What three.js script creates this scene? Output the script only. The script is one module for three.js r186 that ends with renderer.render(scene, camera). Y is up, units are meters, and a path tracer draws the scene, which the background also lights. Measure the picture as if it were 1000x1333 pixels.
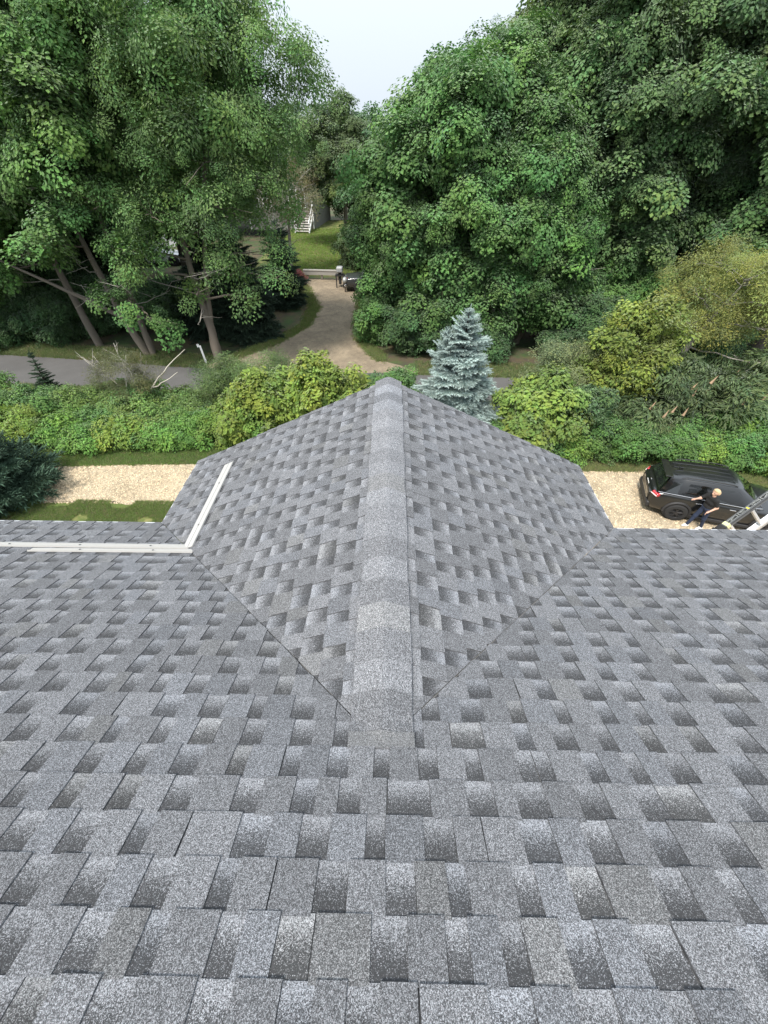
import * as THREE from 'three';
import { RoundedBoxGeometry } from 'three/addons/geometries/RoundedBoxGeometry.js';
import { mergeGeometries } from 'three/addons/utils/BufferGeometryUtils.js';
import { MarchingCubes } from 'three/addons/objects/MarchingCubes.js';

// ------------------------------------------------------------------ camera, sky, sun, exposure
const scene = new THREE.Scene();
const camera = new THREE.PerspectiveCamera(100.1, 768 / 1024, 0.05, 900);
camera.position.set(0.018, 9.412, 0);
camera.rotation.order = 'YXZ';
camera.rotation.set(-0.72726, 0.0143, 0.003);
const renderer = new THREE.WebGLRenderer({ antialias: true });
renderer.toneMapping = THREE.LinearToneMapping;
renderer.toneMappingExposure = 2.5;
renderer.shadowMap.enabled = true;

{ // bright hazy overcast: pale air, brightened overhead out of view to add fill light
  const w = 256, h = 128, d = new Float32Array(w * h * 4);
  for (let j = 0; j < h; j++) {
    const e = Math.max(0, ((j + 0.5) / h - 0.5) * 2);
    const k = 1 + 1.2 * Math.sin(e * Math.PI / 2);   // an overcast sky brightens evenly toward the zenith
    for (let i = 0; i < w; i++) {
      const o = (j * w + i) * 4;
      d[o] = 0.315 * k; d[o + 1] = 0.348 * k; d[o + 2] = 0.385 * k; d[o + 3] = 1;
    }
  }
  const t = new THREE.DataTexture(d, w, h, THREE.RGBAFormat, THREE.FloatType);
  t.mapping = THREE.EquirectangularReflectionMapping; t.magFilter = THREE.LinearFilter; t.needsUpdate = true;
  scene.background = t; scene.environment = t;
}
const sun = new THREE.DirectionalLight(0xfff7ec, 2.3);
sun.position.set(-16, 52, 12);
sun.target.position.set(0, 0, -15);
sun.castShadow = true; sun.shadow.radius = 22;
sun.shadow.mapSize.set(2048, 2048);
Object.assign(sun.shadow.camera, { left: -60, right: 60, top: 60, bottom: -60, near: 1, far: 200 });
scene.add(sun, sun.target);

// ------------------------------------------------------------------ helpers
const V = (x, y, Z) => new THREE.Vector3(x, y, -Z);            // Z = metres ahead of the camera
const rng = (s) => () => { s = (s + 0x6d2b79f5) | 0; let t = Math.imul(s ^ (s >>> 15), 1 | s); t = (t + Math.imul(t ^ (t >>> 7), 61 | t)) ^ t; return ((t ^ (t >>> 14)) >>> 0) / 4294967296; };
const taken = {};
function numbered(n) { const k = taken[n] = (taken[n] ?? -1) + 1; return k ? n + '_' + String(k).padStart(3, '0') : n; }
function shade(o) { o.traverse((m) => { if (m.isMesh) { m.castShadow = true; m.receiveShadow = true; } }); return o; }
function tag(o, label, category, group) { o.userData.label = label; o.userData.category = category; if (group) o.userData.group = group; return o; }
function thing(name, label, category, pos, turn = 0, group) {
  const o = new THREE.Group(); o.name = numbered(name); o.position.copy(pos); o.rotation.y = turn; scene.add(o);
  return tag(o, label, category, group);
}
function part(name, geo, m, parent) { const o = new THREE.Mesh(geo, m); o.name = name; o.castShadow = o.receiveShadow = true; parent.add(o); return o; }
function structure(name, geo, m) { const o = new THREE.Mesh(geo, m); o.name = numbered(name); o.userData.kind = 'structure'; o.receiveShadow = o.castShadow = true; scene.add(o); return o; }
const lin = (r, g, b) => new THREE.Color().setRGB(r, g, b);
const std = (c, roughness = 0.8, extra = {}) => new THREE.MeshStandardMaterial({ color: c, roughness, ...extra });
const box = (w, h, d, x = 0, y = 0, z = 0) => new THREE.BoxGeometry(w, h, d).translate(x, y, z);
const rbox = (w, h, d, r, x = 0, y = 0, z = 0, s = 2) => new RoundedBoxGeometry(w, h, d, s, r).translate(x, y, z);
function bar(a, b, w, d) { // box beam between two points
  const L = a.distanceTo(b), g = new THREE.BoxGeometry(w, L, d);
  const q = new THREE.Quaternion().setFromUnitVectors(new THREE.Vector3(0, 1, 0), b.clone().sub(a).normalize());
  return g.applyQuaternion(q).translate((a.x + b.x) / 2, (a.y + b.y) / 2, (a.z + b.z) / 2);
}
function tube(points, radii, sides = 7) { // tapered bent tube
  const pos = [], idx = [], n = points.length;
  let u = new THREE.Vector3(0.31, 0.1, 0.94);
  for (let i = 0; i < n; i++) {
    const t = points[Math.min(n - 1, i + 1)].clone().sub(points[Math.max(0, i - 1)]).normalize();
    u = u.clone().sub(t.clone().multiplyScalar(u.dot(t))).normalize();
    const v = new THREE.Vector3().crossVectors(t, u);
    for (let k = 0; k < sides; k++) {
      const a = k / sides * Math.PI * 2, r = radii[i] * (1 + 0.12 * Math.sin(k * 2.3 + i * 1.7));
      pos.push(points[i].x + (u.x * Math.cos(a) + v.x * Math.sin(a)) * r, points[i].y + (u.y * Math.cos(a) + v.y * Math.sin(a)) * r, points[i].z + (u.z * Math.cos(a) + v.z * Math.sin(a)) * r);
    }
    if (i) for (let k = 0; k < sides; k++) {
      const a = (i - 1) * sides + k, b = (i - 1) * sides + (k + 1) % sides;
      idx.push(a, b, a + sides, b, b + sides, a + sides);
    }
  }
  const g = new THREE.BufferGeometry();
  g.setAttribute('position', new THREE.Float32BufferAttribute(pos, 3)); g.setIndex(idx); g.computeVertexNormals();
  return g;
}
function bent(a, b, r0, r1, sag, R, n = 6, sides = 6) { // limb from a to b with a bow and small kinks
  const pts = [], rad = [], off = new THREE.Vector3(R() - 0.5, sag, R() - 0.5), L = a.distanceTo(b);
  for (let i = 0; i <= n; i++) {
    const t = i / n, p = a.clone().lerp(b, t).addScaledVector(off, Math.sin(t * Math.PI) * L * 0.18);
    if (i && i < n) p.add(new THREE.Vector3(R() - 0.5, R() - 0.5, R() - 0.5).multiplyScalar(L * 0.04));
    pts.push(p); rad.push(r0 + (r1 - r0) * t);
  }
  return tube(pts, rad, sides);
}
// value noise for textures, tileable
function tileNoise(seed) {
  const R = rng(seed), N = 64, v = new Float32Array(N * N).map(() => R());
  return (x, y, period) => {
    const xi = Math.floor(x), yi = Math.floor(y), fx = x - xi, fy = y - yi, s = (t) => t * t * (3 - 2 * t);
    const at = (a, b) => v[(((b % period) + period) % period % N) * N + (((a % period) + period) % period % N)];
    const a = at(xi, yi), b = at(xi + 1, yi), c = at(xi, yi + 1), d = at(xi + 1, yi + 1);
    return (a + (b - a) * s(fx)) + ((c + (d - c) * s(fx)) - (a + (b - a) * s(fx))) * s(fy);
  };
}
function tex(w, h, fn, srgb = true) {
  const d = new Uint8Array(w * h * 4);
  const enc = (c) => 255 * Math.min(1, Math.max(0, c <= 0.0031308 ? c * 12.92 : 1.055 * Math.pow(c, 1 / 2.4) - 0.055));
  const out = [0, 0, 0];
  for (let j = 0; j < h; j++) for (let i = 0; i < w; i++) {
    fn(i, j, out); const o = (j * w + i) * 4;
    for (let k = 0; k < 3; k++) d[o + k] = srgb ? enc(out[k]) : 255 * Math.min(1, Math.max(0, out[k]));
    d[o + 3] = 255;
  }
  const t = new THREE.DataTexture(d, w, h); t.wrapS = t.wrapT = THREE.RepeatWrapping; t.magFilter = THREE.LinearFilter;
  if (srgb) t.colorSpace = THREE.SRGBColorSpace;
  t.needsUpdate = true; return t;
}
function sheet(outline, y, scale = 1) { // flat polygon of [x, Z]; uv in metres / scale
  const s = new THREE.Shape(outline.map(([x, Z]) => new THREE.Vector2(x, Z)));
  const g = new THREE.ShapeGeometry(s), p = g.attributes.position, uv = g.attributes.uv;
  for (let i = 0; i < p.count; i++) { const x = p.getX(i), Z = p.getY(i); p.setXYZ(i, x, y, -Z); uv.setXY(i, x / scale, Z / scale); }
  g.computeVertexNormals(); return g;
}
function wavy(pts, amp, seed, step = 0.7) { // densify an edge and make it uneven
  const R = rng(seed), out = [];
  for (let i = 0; i < pts.length - 1; i++) {
    const [x0, z0] = pts[i], [x1, z1] = pts[i + 1], n = Math.max(1, Math.round(Math.hypot(x1 - x0, z1 - z0) / step));
    for (let k = 0; k < n; k++) out.push([x0 + (x1 - x0) * k / n + (R() - 0.5) * amp, z0 + (z1 - z0) * k / n + (R() - 0.5) * amp]);
  }
  out.push(pts[pts.length - 1]); return out;
}

// ------------------------------------------------------------------ ground, drives, road
const noiseA = tileNoise(11), noiseB = tileNoise(23);
const fbm = (n, i, j, w, base) => (n(i / w * base, j / w * base, base) * 0.5 + n(i / w * base * 2, j / w * base * 2, base * 2) * 0.3 + n(i / w * base * 4, j / w * base * 4, base * 4) * 0.2);
const soilTex = (() => { const R = rng(5); return tex(1024, 1024, (i, j, o) => {
  const a = fbm(noiseA, i, j, 1024, 8), b = fbm(noiseB, i, j, 1024, 16), s = 0.7 + R() * 0.6, k = Math.min(1, Math.max(0, (a - 0.35) * 3));
  o[0] = (0.075 + (0.042 - 0.075) * k) * s * (0.7 + b * 0.6); o[1] = (0.06 + (0.075 - 0.06) * k) * s * (0.7 + b * 0.6); o[2] = (0.035 + (0.022 - 0.035) * k) * s;
}); })();
const lawnTex = (() => { const R = rng(6); return tex(1024, 1024, (i, j, o) => {
  const a = fbm(noiseA, i, j, 1024, 8), b = fbm(noiseB, i, j, 1024, 24), s = 0.6 + R() * 0.8, k = Math.min(1, Math.max(0, (a + b * 0.35 - 0.62) * 4));
  o[0] = (0.075 + 0.10 * k) * s; o[1] = (0.105 + 0.06 * k) * s; o[2] = (0.022 + 0.04 * k) * s;
}); })();
const gravelMake = (seed, c0, c1, fleck) => { const R = rng(seed); const cell = new Float32Array(1024 * 1024);
  for (let i = 0; i < cell.length; i++) cell[i] = R();
  return [tex(1024, 1024, (i, j, o) => {
    const st = cell[(j >> 1) * 1024 + (i >> 1)], st2 = cell[((j >> 2) + 300) * 1024 + (i >> 2)], a = fbm(noiseA, i, j, 1024, 6), f = st * 0.55 + st2 * 0.45;
    const k = 0.42 + f * 1.15, m = Math.min(1, Math.max(0, (a - 0.5) * 2.6 + 0.5)) * 0.75 + 0.5 * noiseB(i / 1024 * 24, j / 1024 * 10, 24) - 0.12;
    for (let q = 0; q < 3; q++) o[q] = (c0[q] + (c1[q] - c0[q]) * m) * k * (st > fleck ? 0.45 : 1);
  }), tex(1024, 1024, (i, j, o) => { o[0] = o[1] = o[2] = cell[(j >> 1) * 1024 + (i >> 1)] * 0.5 + cell[((j >> 2) + 300) * 1024 + (i >> 2)] * 0.5; }, false)];
};
const [gravelMap, gravelBump] = gravelMake(31, [0.54, 0.46, 0.335], [0.34, 0.28, 0.19], 0.93);
const [dirtMap, dirtBump] = gravelMake(37, [0.35, 0.285, 0.20], [0.235, 0.19, 0.135], 0.88);
const asphaltTex = (() => { const R = rng(8); return tex(1024, 1024, (i, j, o) => {
  const a = fbm(noiseA, i, j, 1024, 6), s = 0.75 + R() * 0.5, k = (0.075 + a * 0.035) * s; o[0] = k; o[1] = k * 0.98; o[2] = k * 0.97;
}); })();

const soilMat = std(0xffffff, 1, { map: soilTex }), lawnMat = std(0xffffff, 1, { map: lawnTex });
const gravelMat = std(0xffffff, 0.95, { map: gravelMap, bumpMap: gravelBump, bumpScale: 0.02 });
const dirtMat = std(0xffffff, 0.95, { map: dirtMap, bumpMap: dirtBump, bumpScale: 0.02 });
const asphaltMat = std(0xffffff, 0.9, { map: asphaltTex });

structure('ground', sheet([[-400, -200], [400, -200], [400, 600], [-400, 600]], 0, 6), soilMat);
const roadFar = [[-90, 36], [-40, 26.5], [-21.8, 23.4], [-15.9, 22.7], [-10.8, 21.9], [0.5, 21.3], [5.6, 21.0], [20, 20.2], [90, 17]];
const roadNear = [[90, 13.4], [20, 16.9], [6.8, 18.1], [-0.3, 18.6], [-9.6, 19.1], [-19.1, 19.7], [-40, 22.6], [-90, 32]];
structure('road', sheet([...wavy(roadFar, 0.12, 3), ...wavy(roadNear, 0.12, 4)], 0.012, 5), asphaltMat);
structure('near_gravel_driveway', sheet([...wavy([[-30, 12.5], [-13, 12.9], [-7, 13.25], [7, 13.1], [9.4, 13.4], [13.3, 12.3], [22, 9]], 0.25, 5), [22, 2], [4, 5.5], [-2.5, 6.5], ...wavy([[-3, 8.4], [-5.5, 10.3], [-7.4, 10.9], [-10.8, 10.75], [-30, 10.4]], 0.3, 6)], 0.016, 2.6), gravelMat);
structure('far_gravel_driveway', sheet([...wavy([[-10.0, 22.05], [-8.7, 23.2], [-7.0, 25.3], [-5.5, 28.4], [-5.4, 32.4], [-7.1, 38], [-7.5, 40.2]], 0.4, 7), ...wavy([[4, 40.5], [3, 36.5], [-1.9, 35.3], [-2.1, 30.8], [-1.8, 26.4], [-0.5, 23], [1.6, 21.45]], 0.4, 8), [-4, 21.3]], 0.02, 3.2), dirtMat);
structure('lawn_verge', sheet([...wavy([[-30, 13.4], [-13, 13.9], [-6, 14.2]], 0.2, 9), ...wavy([[-6, 13.2], [-13, 12.85], [-30, 12.4]], 0.25, 10)], 0.008, 3), lawnMat);
structure('lawn', sheet([[-30, 10.6], [-10.8, 10.85], [-5, 10.9], [-2.5, 8], [-2.5, 5], [-30, 5]], 0.010, 3), lawnMat);
{ // rising lawn before the far house
  const g = new THREE.PlaneGeometry(15, 24, 24, 24).rotateX(-Math.PI / 2), p = g.attributes.position, uv = g.attributes.uv;
  for (let i = 0; i < p.count; i++) { const x = p.getX(i) - 5.5, Z = 53 - p.getZ(i); const t = Math.min(1, Math.max(0, (Z - 41.2) / 18)), e = Math.min(1, Math.max(0, (7.5 - Math.abs(x + 5.5)) / 2)); p.setXYZ(i, x, -0.02 + 0.9 * t * t * (3 - 2 * t) * e + 0.03 * e, -Z); uv.setXY(i, x / 3, Z / 3); }
  g.computeVertexNormals(); structure('far_lawn', g, lawnMat);
}

// ------------------------------------------------------------------ the house with its laminated shingle roof
const RY = 7.5, W = 2.2468, GS = 0.4664, MS = 0.4335, Z0 = 0.6878, ZF = 4.1862, EX = 0.143;
const EY = RY - GS * W, ZE = Z0 + GS * W / MS, AM = Math.atan(MS), AG = Math.atan(GS);
const BV = (ZE - Z0) / Math.cos(AM), BG = W / Math.cos(AG), BTOP = 4.9;

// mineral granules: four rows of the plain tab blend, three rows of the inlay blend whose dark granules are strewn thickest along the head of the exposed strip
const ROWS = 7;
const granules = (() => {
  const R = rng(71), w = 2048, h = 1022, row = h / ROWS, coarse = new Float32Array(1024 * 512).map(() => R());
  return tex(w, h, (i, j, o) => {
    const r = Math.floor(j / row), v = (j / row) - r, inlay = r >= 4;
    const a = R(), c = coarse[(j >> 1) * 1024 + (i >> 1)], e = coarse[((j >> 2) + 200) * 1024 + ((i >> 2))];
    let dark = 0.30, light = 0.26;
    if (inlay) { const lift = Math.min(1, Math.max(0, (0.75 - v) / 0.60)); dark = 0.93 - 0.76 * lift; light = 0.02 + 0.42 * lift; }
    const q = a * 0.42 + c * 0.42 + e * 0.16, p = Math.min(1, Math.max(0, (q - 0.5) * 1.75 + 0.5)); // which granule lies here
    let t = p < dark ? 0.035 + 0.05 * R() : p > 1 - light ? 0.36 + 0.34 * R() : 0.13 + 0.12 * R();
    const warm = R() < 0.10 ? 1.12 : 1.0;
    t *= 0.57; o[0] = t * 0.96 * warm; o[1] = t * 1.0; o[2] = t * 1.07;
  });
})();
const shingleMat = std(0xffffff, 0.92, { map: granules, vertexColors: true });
const deckMat = std(lin(0.15, 0.148, 0.145), 0.95);
const DARK = [1, 1, 1];   // cut edges carry the same granules as the face

// small triangle soup: each vertex x y z u v r g b
class Soup {
  constructor() { this.v = []; }
  quad(p, uv, c) { for (const k of [0, 1, 2, 0, 2, 3]) this.v.push([...p[k], ...uv[k], ...c]); }
  clip(nx, ny, c) { // keep nx*x + ny*y + c >= 0
    const out = [], f = (q) => nx * q[0] + ny * q[1] + c;
    for (let i = 0; i < this.v.length; i += 3) {
      const poly = [];
      for (let k = 0; k < 3; k++) {
        const a = this.v[i + k], b = this.v[i + (k + 1) % 3], fa = f(a), fb = f(b);
        if (fa >= 0) poly.push(a);
        if ((fa >= 0) !== (fb >= 0)) { const t = fa / (fa - fb); poly.push(a.map((x, q) => x + (b[q] - x) * t)); }
      }
      for (let k = 1; k + 1 < poly.length; k++) out.push(poly[0], poly[k], poly[k + 1]);
    }
    const s = new Soup(); s.v = out; return s;
  }
  geometry() {
    const g = new THREE.BufferGeometry(), n = this.v.length, P = new Float32Array(n * 3), U = new Float32Array(n * 2), C = new Float32Array(n * 3);
    this.v.forEach((q, i) => { P.set(q.slice(0, 3), i * 3); U.set(q.slice(3, 5), i * 2); C.set(q.slice(5, 8), i * 3); });
    g.setAttribute('position', new THREE.BufferAttribute(P, 3)); g.setAttribute('uv', new THREE.BufferAttribute(U, 2)); g.setAttribute('color', new THREE.BufferAttribute(C, 3));
    g.computeVertexNormals(); return g;
  }
}
function tone(R, lo, hi) { const t = lo + (hi - lo) * R(), k = R(); return k < 0.14 ? [t * 1.01, t * 1.0, t * 0.965] : k < 0.36 ? [t * 0.985, t * 1.0, t * 1.02] : [t, t, t]; }
function shingle(R, expo = EX) { // one strip 1 m long: a base layer and the thicker tabs laminated on it
  const s = new Soup(), L = 0.998, U = R(), row = () => (Math.floor(R() * 4)), irow = () => 4 + Math.floor(R() * 3);
  let x = 0.0012, tab = R() < 0.5;
  const top = (x0, x1, z0, z1, rr, col, back) => {
    const v0 = (rr + 0.02) / ROWS, v1 = (rr + 0.98) / ROWS;
    s.quad([[x0, 0, z0], [x1, 0, z0], [x1, back, z1], [x0, back, z1]], [[U + x0 / 2, v0], [U + x1 / 2, v0], [U + x1 / 2, v1], [U + x0 / 2, v1]], col);
  };
  const wall = (p, q, zp, zq) => s.quad([[...p, -0.002], [...q, -0.002], [...q, zq], [...p, zp]], [[U, 0.03], [U + 0.01, 0.03], [U + 0.01, 0.05], [U, 0.05]], DARK);
  while (x < L - 0.005) {
    let w = tab ? 0.078 + R() * 0.075 : 0.062 + R() * 0.052;
    if (x + w > L - 0.06) w = L - x;
    const x1 = x + w, back = expo + 0.006;
    if (tab) {
      const t0 = x + 0.0006, t1 = x1 - 0.0006, sk = (R() - 0.5) * 0.006;
      s.quad([[t0, 0, 0.0120], [t1, 0, 0.0120], [t1 + sk, back, 0.0052], [t0 + sk, back, 0.0052]], (() => { const r = row(), a = (r + 0.02) / ROWS, b = (r + 0.98) / ROWS; return [[U + t0 / 2, a], [U + t1 / 2, a], [U + t1 / 2, b], [U + t0 / 2, b]]; })(), tone(R, 0.80, 1.12));
      wall([t0, 0], [t1, 0], 0.0120, 0.0120); wall([t0 + sk, back], [t0, 0], 0.0052, 0.0120); wall([t1, 0], [t1 + sk, back], 0.0120, 0.0052);
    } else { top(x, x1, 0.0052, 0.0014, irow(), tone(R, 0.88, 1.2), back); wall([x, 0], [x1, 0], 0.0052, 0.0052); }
    x = x1; tab = !tab;
  }
  wall([0.0012, expo], [0.0012, 0], 0.002, 0.0052); wall([L, 0], [L, expo], 0.0052, 0.002);
  return s;
}
const RS = rng(2024), variants = Array.from({ length: 22 }, () => { const s = shingle(RS); return { s, g: s.geometry() }; });

const house = thing('house', 'house with grey laminated shingle roof and projecting front gable', 'house', new THREE.Vector3(), 0);
const sidingMat = std(lin(0.34, 0.33, 0.31), 0.85), trimMat = std(lin(0.78, 0.79, 0.79), 0.45), dripMat = std(lin(0.62, 0.64, 0.66), 0.4, { metalness: 0.3 });
const frame = (O, a, b) => new THREE.Matrix4().makeBasis(a, b, new THREE.Vector3().crossVectors(a, b)).setPosition(O);
const cM = Math.cos(AM), sM = Math.sin(AM), cG = Math.cos(AG), sG = Math.sin(AG);
const mainF = frame(V(0, EY, ZE), new THREE.Vector3(-1, 0, 0), new THREE.Vector3(0, sM, cM));            // a runs toward -x
const leftF = frame(V(-W, EY, ZF), new THREE.Vector3(0, 0, 1), new THREE.Vector3(cG, sG, 0));            // a runs toward the camera
const rightF = frame(V(W, EY, Z0), new THREE.Vector3(0, 0, -1), new THREE.Vector3(-cG, sG, 0));          // a runs away
function deck(name, F, outline) { // boarding under the shingles, 22 mm thick
  const g = new THREE.ExtrudeGeometry(new THREE.Shape(outline.map(([x, y]) => new THREE.Vector2(x, y))), { depth: 0.022, bevelEnabled: false }).translate(0, 0, -0.0245);
  const o = part(name, g, deckMat, house); o.applyMatrix4(F); return o;
}
const HALF = 6.4, GL = ZF - Z0;
const mainDeck = deck('main_roof_slope', mainF, [[-HALF, 0], [-W, 0], [0, BV], [W, 0], [HALF, 0], [HALF, BTOP], [-HALF, BTOP]]);
const leftDeck = deck('gable_roof_slope', leftF, [[0, 0], [ZF - ZE, 0], [GL, BG], [0, BG]]);
const rightDeck = deck('gable_roof_slope', rightF, [[ZE - Z0, 0], [GL, 0], [GL, BG], [0, BG]]);
const pending = [];
camera.updateMatrixWorld(); camera.updateProjectionMatrix();
function lay(parent, F, a0, b0, clips, back) {
  const k = Math.floor(RS() * variants.length), v = variants[k];
  const inside = (x, y) => clips.every(([nx, ny, c]) => nx * (x + a0) + ny * (y + b0) + c >= 0);
  const corners = [[0, 0], [1, 0], [1, EX], [0, EX]];
  let geo = v.g;
  if (!corners.every(([x, y]) => inside(x, y))) {
    let s = v.s; for (const [nx, ny, c] of clips) s = s.clip(nx, ny, c + nx * a0 + ny * b0);
    if (s.v.length < 3) return; geo = s.geometry();
  }
  if (back) { const u = v.s.clip(0, -1, back); geo = u.geometry(); }
  // size in the picture decides which strips are single parts
  const mid = new THREE.Vector3(a0 + 0.5, b0 + EX / 2, 0).applyMatrix4(F), d = mid.distanceTo(camera.position), ndc = mid.clone().project(camera);
  const seen = Math.abs(ndc.x) < 1.25 && Math.abs(ndc.y) < 1.12 && ndc.z < 1 ? 1 / d : 0;
  pending.push({ parent, F, a0, b0, geo, seen });
}
// main slope: courses measured on the photograph sit at (i + 0.55) * EX above the eave
const gap = 0.012;
for (let i = -1; i < 33; i++) {
  const b0 = i < 0 ? -0.018 : (i + 0.55) * EX, shift = (RS() * 0.35 + (i % 3) * 0.31) % 1;
  for (let a = -HALF - shift; a < HALF; a += 1) {
    const ends = [[1, 0, HALF], [-1, 0, HALF]];
    const hit = (x) => b0 + EX > BV * (1 - Math.abs(x) / W);
    const l = [BV / W, 1, -BV - gap], r = [-BV / W, 1, -BV - gap]; // a > 0 is the left side of the house
    const sh = i < 0 ? (0.55 * EX + 0.018) : 0;
    if (a >= 0) lay(mainDeck, mainF, a, b0, [...ends, l]);
    else if (a + 1 <= 0) lay(mainDeck, mainF, a, b0, [...ends, r]);
    else { // straddles the gable's axis
      if (b0 > BV + gap) lay(mainDeck, mainF, a, b0, ends);
      else { lay(mainDeck, mainF, a, b0, [...ends, l, [1, 0, 0]]); lay(mainDeck, mainF, a, b0, [...ends, r, [-1, 0, 0]]); }
    }
  }
}
for (const [parent, F, near] of [[leftDeck, leftF, true], [rightDeck, rightF, false]]) for (let i = 0; i < 18; i++) {
  const b0 = -0.018 + i * EX, shift = (RS() * 0.35 + (i % 3) * 0.31) % 1, slope = (ZE - Z0) / BG;
  for (let a = -0.02 - shift; a < GL + 0.1; a += 1) {
    const valley = near ? [-1, slope, ZF - ZE - 0.002] : [1, slope, -(ZE - Z0) - 0.002];
    const rake = near ? [1, 0, 0.02] : [-1, 0, GL + 0.02];
    lay(parent, F, a, b0, [valley, rake, [0, -1, BG]]);
  }
}
pending.sort((p, q) => q.seen - p.seen);
const spare = [];
pending.forEach((p, n) => {
  const M = p.F.clone().multiply(new THREE.Matrix4().makeTranslation(p.a0, p.b0 + (RS() - 0.5) * 0.003, 0)).multiply(new THREE.Matrix4().makeRotationZ((RS() - 0.5) * 0.004));
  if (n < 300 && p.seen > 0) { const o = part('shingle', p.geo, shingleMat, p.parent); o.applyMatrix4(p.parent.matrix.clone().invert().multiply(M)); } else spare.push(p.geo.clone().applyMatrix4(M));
});
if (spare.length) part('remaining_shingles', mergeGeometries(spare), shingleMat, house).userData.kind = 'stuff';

// ridge cap: bent pieces lapped from the gable end toward the main slope, the last ones dressed flat onto it
const roofY = (x, Z) => Math.max(RY - GS * Math.sqrt(x * x + 0.0004) + 0.012 * GS, RY - (Z - Z0) * MS);
function capPiece(Zs, Ze_, lift0, lift1, half, R, n) {
  const s = new Soup(), U = R(), NX = 12, NZ = 3, r = Math.floor(R() * 4), col = n > 19 ? tone(R, 0.9, 1.0) : tone(R, n % 2 ? 1.25 : 0.95, n % 2 ? 1.5 : 1.25);  // tones alternate by piece; most lifted, painting in light on the upturned ridge
  const at = (i, k) => { const x = -half + 2 * half * i / NX, Z = Zs + (Ze_ - Zs) * k / NZ; return [x, roofY(x, Z) + 0.011 + lift0 + (lift1 - lift0) * k / NZ, -Z]; };
  const uv = (i, k) => [U + i / NX * half, (r + 0.05 + 0.9 * k / NZ) / ROWS];
  for (let i = 0; i < NX; i++) {
    for (let k = 0; k < NZ; k++) s.quad([at(i, k), at(i + 1, k), at(i + 1, k + 1), at(i, k + 1)], [uv(i, k), uv(i + 1, k), uv(i + 1, k + 1), uv(i, k + 1)], col);
    const a = at(i, 0), b = at(i + 1, 0); s.quad([[a[0], a[1] - 0.005, a[2]], [b[0], b[1] - 0.005, b[2]], b, a], [[U, 0.02], [U, 0.02], [U, 0.03], [U, 0.03]], DARK);
  }
  for (const i of [0, NX]) for (let k = 0; k < NZ; k++) { const a = at(i, k), b = at(i, k + 1); s.quad([a, b, [b[0], b[1] - 0.018, b[2]], [a[0], a[1] - 0.018, a[2]]], [[U, 0.02], [U, 0.02], [U, 0.03], [U, 0.03]], DARK); }
  return s.geometry();
}
const ridge = new THREE.Group(); ridge.name = 'ridge_cap'; house.add(ridge);
{ const R = rng(91); let n = 0;
  for (let Z = ZF + 0.03; Z > 0.74; Z -= 0.165, n++) part('cap_shingle', capPiece(Z + (R() - 0.5) * 0.02, Math.max(0.672, Z - 0.19), 0.012, 0.001, 0.138 + (R() - 0.5) * 0.009, R, n), shingleMat, ridge); }

// metal drip edges, fascia, soffit, walls
const drip = (a, b, w, h) => bar(a, b, w, h);
part('drip_edge', drip(V(-HALF, EY - 0.022, ZE + 0.012), V(-W - 0.01, EY - 0.022, ZE + 0.012), 0.03, 0.035), dripMat, house);
part('drip_edge', drip(V(W + 0.01, EY - 0.022, ZE + 0.012), V(HALF, EY - 0.022, ZE + 0.012), 0.03, 0.035), dripMat, house);
for (const sx of [-1, 1]) {
  part('rake_trim', bar(V(sx * (W + 0.01), EY - 0.035, ZF + 0.012), V(0, RY - 0.03, ZF + 0.012), 0.03, 0.045), dripMat, house);
  part('drip_edge', bar(V(sx * (W + 0.012), EY - 0.024, ZF), V(sx * (W + 0.012), EY - 0.024, ZE), 0.03, 0.03), dripMat, house);
  part('fascia', box(0.03, 0.16, ZF - ZE - 0.04, sx * (W - 0.02), EY - 0.14, -(ZF + ZE) / 2), trimMat, house);
  part('fascia', box(HALF - W - 0.02, 0.16, 0.03, sx * (HALF + W) / 2, EY - 0.14, -(ZE - 0.03)), trimMat, house);
}
part('wall', box(2 * HALF - 0.6, EY - 0.2, 6.2, 0, (EY - 0.2) / 2, -(ZE - 0.4 - 3.1)), sidingMat, house);
{ const s = new THREE.Shape([[-W + 0.3, 0], [W - 0.3, 0], [W - 0.3, EY - 0.16], [0, RY - 0.32], [-W + 0.3, EY - 0.16]].map(([x, y]) => new THREE.Vector2(x, y)));
  part('gable_wall', new THREE.ExtrudeGeometry(s, { depth: 1.6, bevelEnabled: false }).translate(0, 0, -(ZF - 0.22)), sidingMat, house);
}
{ // the slope behind the main ridge
  const top = new THREE.Vector3(0, BTOP, 0).applyMatrix4(mainF), g = box(2 * HALF, 0.03, 4.6, 0, -0.02, 2.3);
  g.rotateX(AM).translate(0, top.y, top.z); part('rear_roof_slope', g, std(lin(0.16, 0.16, 0.17), 0.95), house);
}

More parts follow.
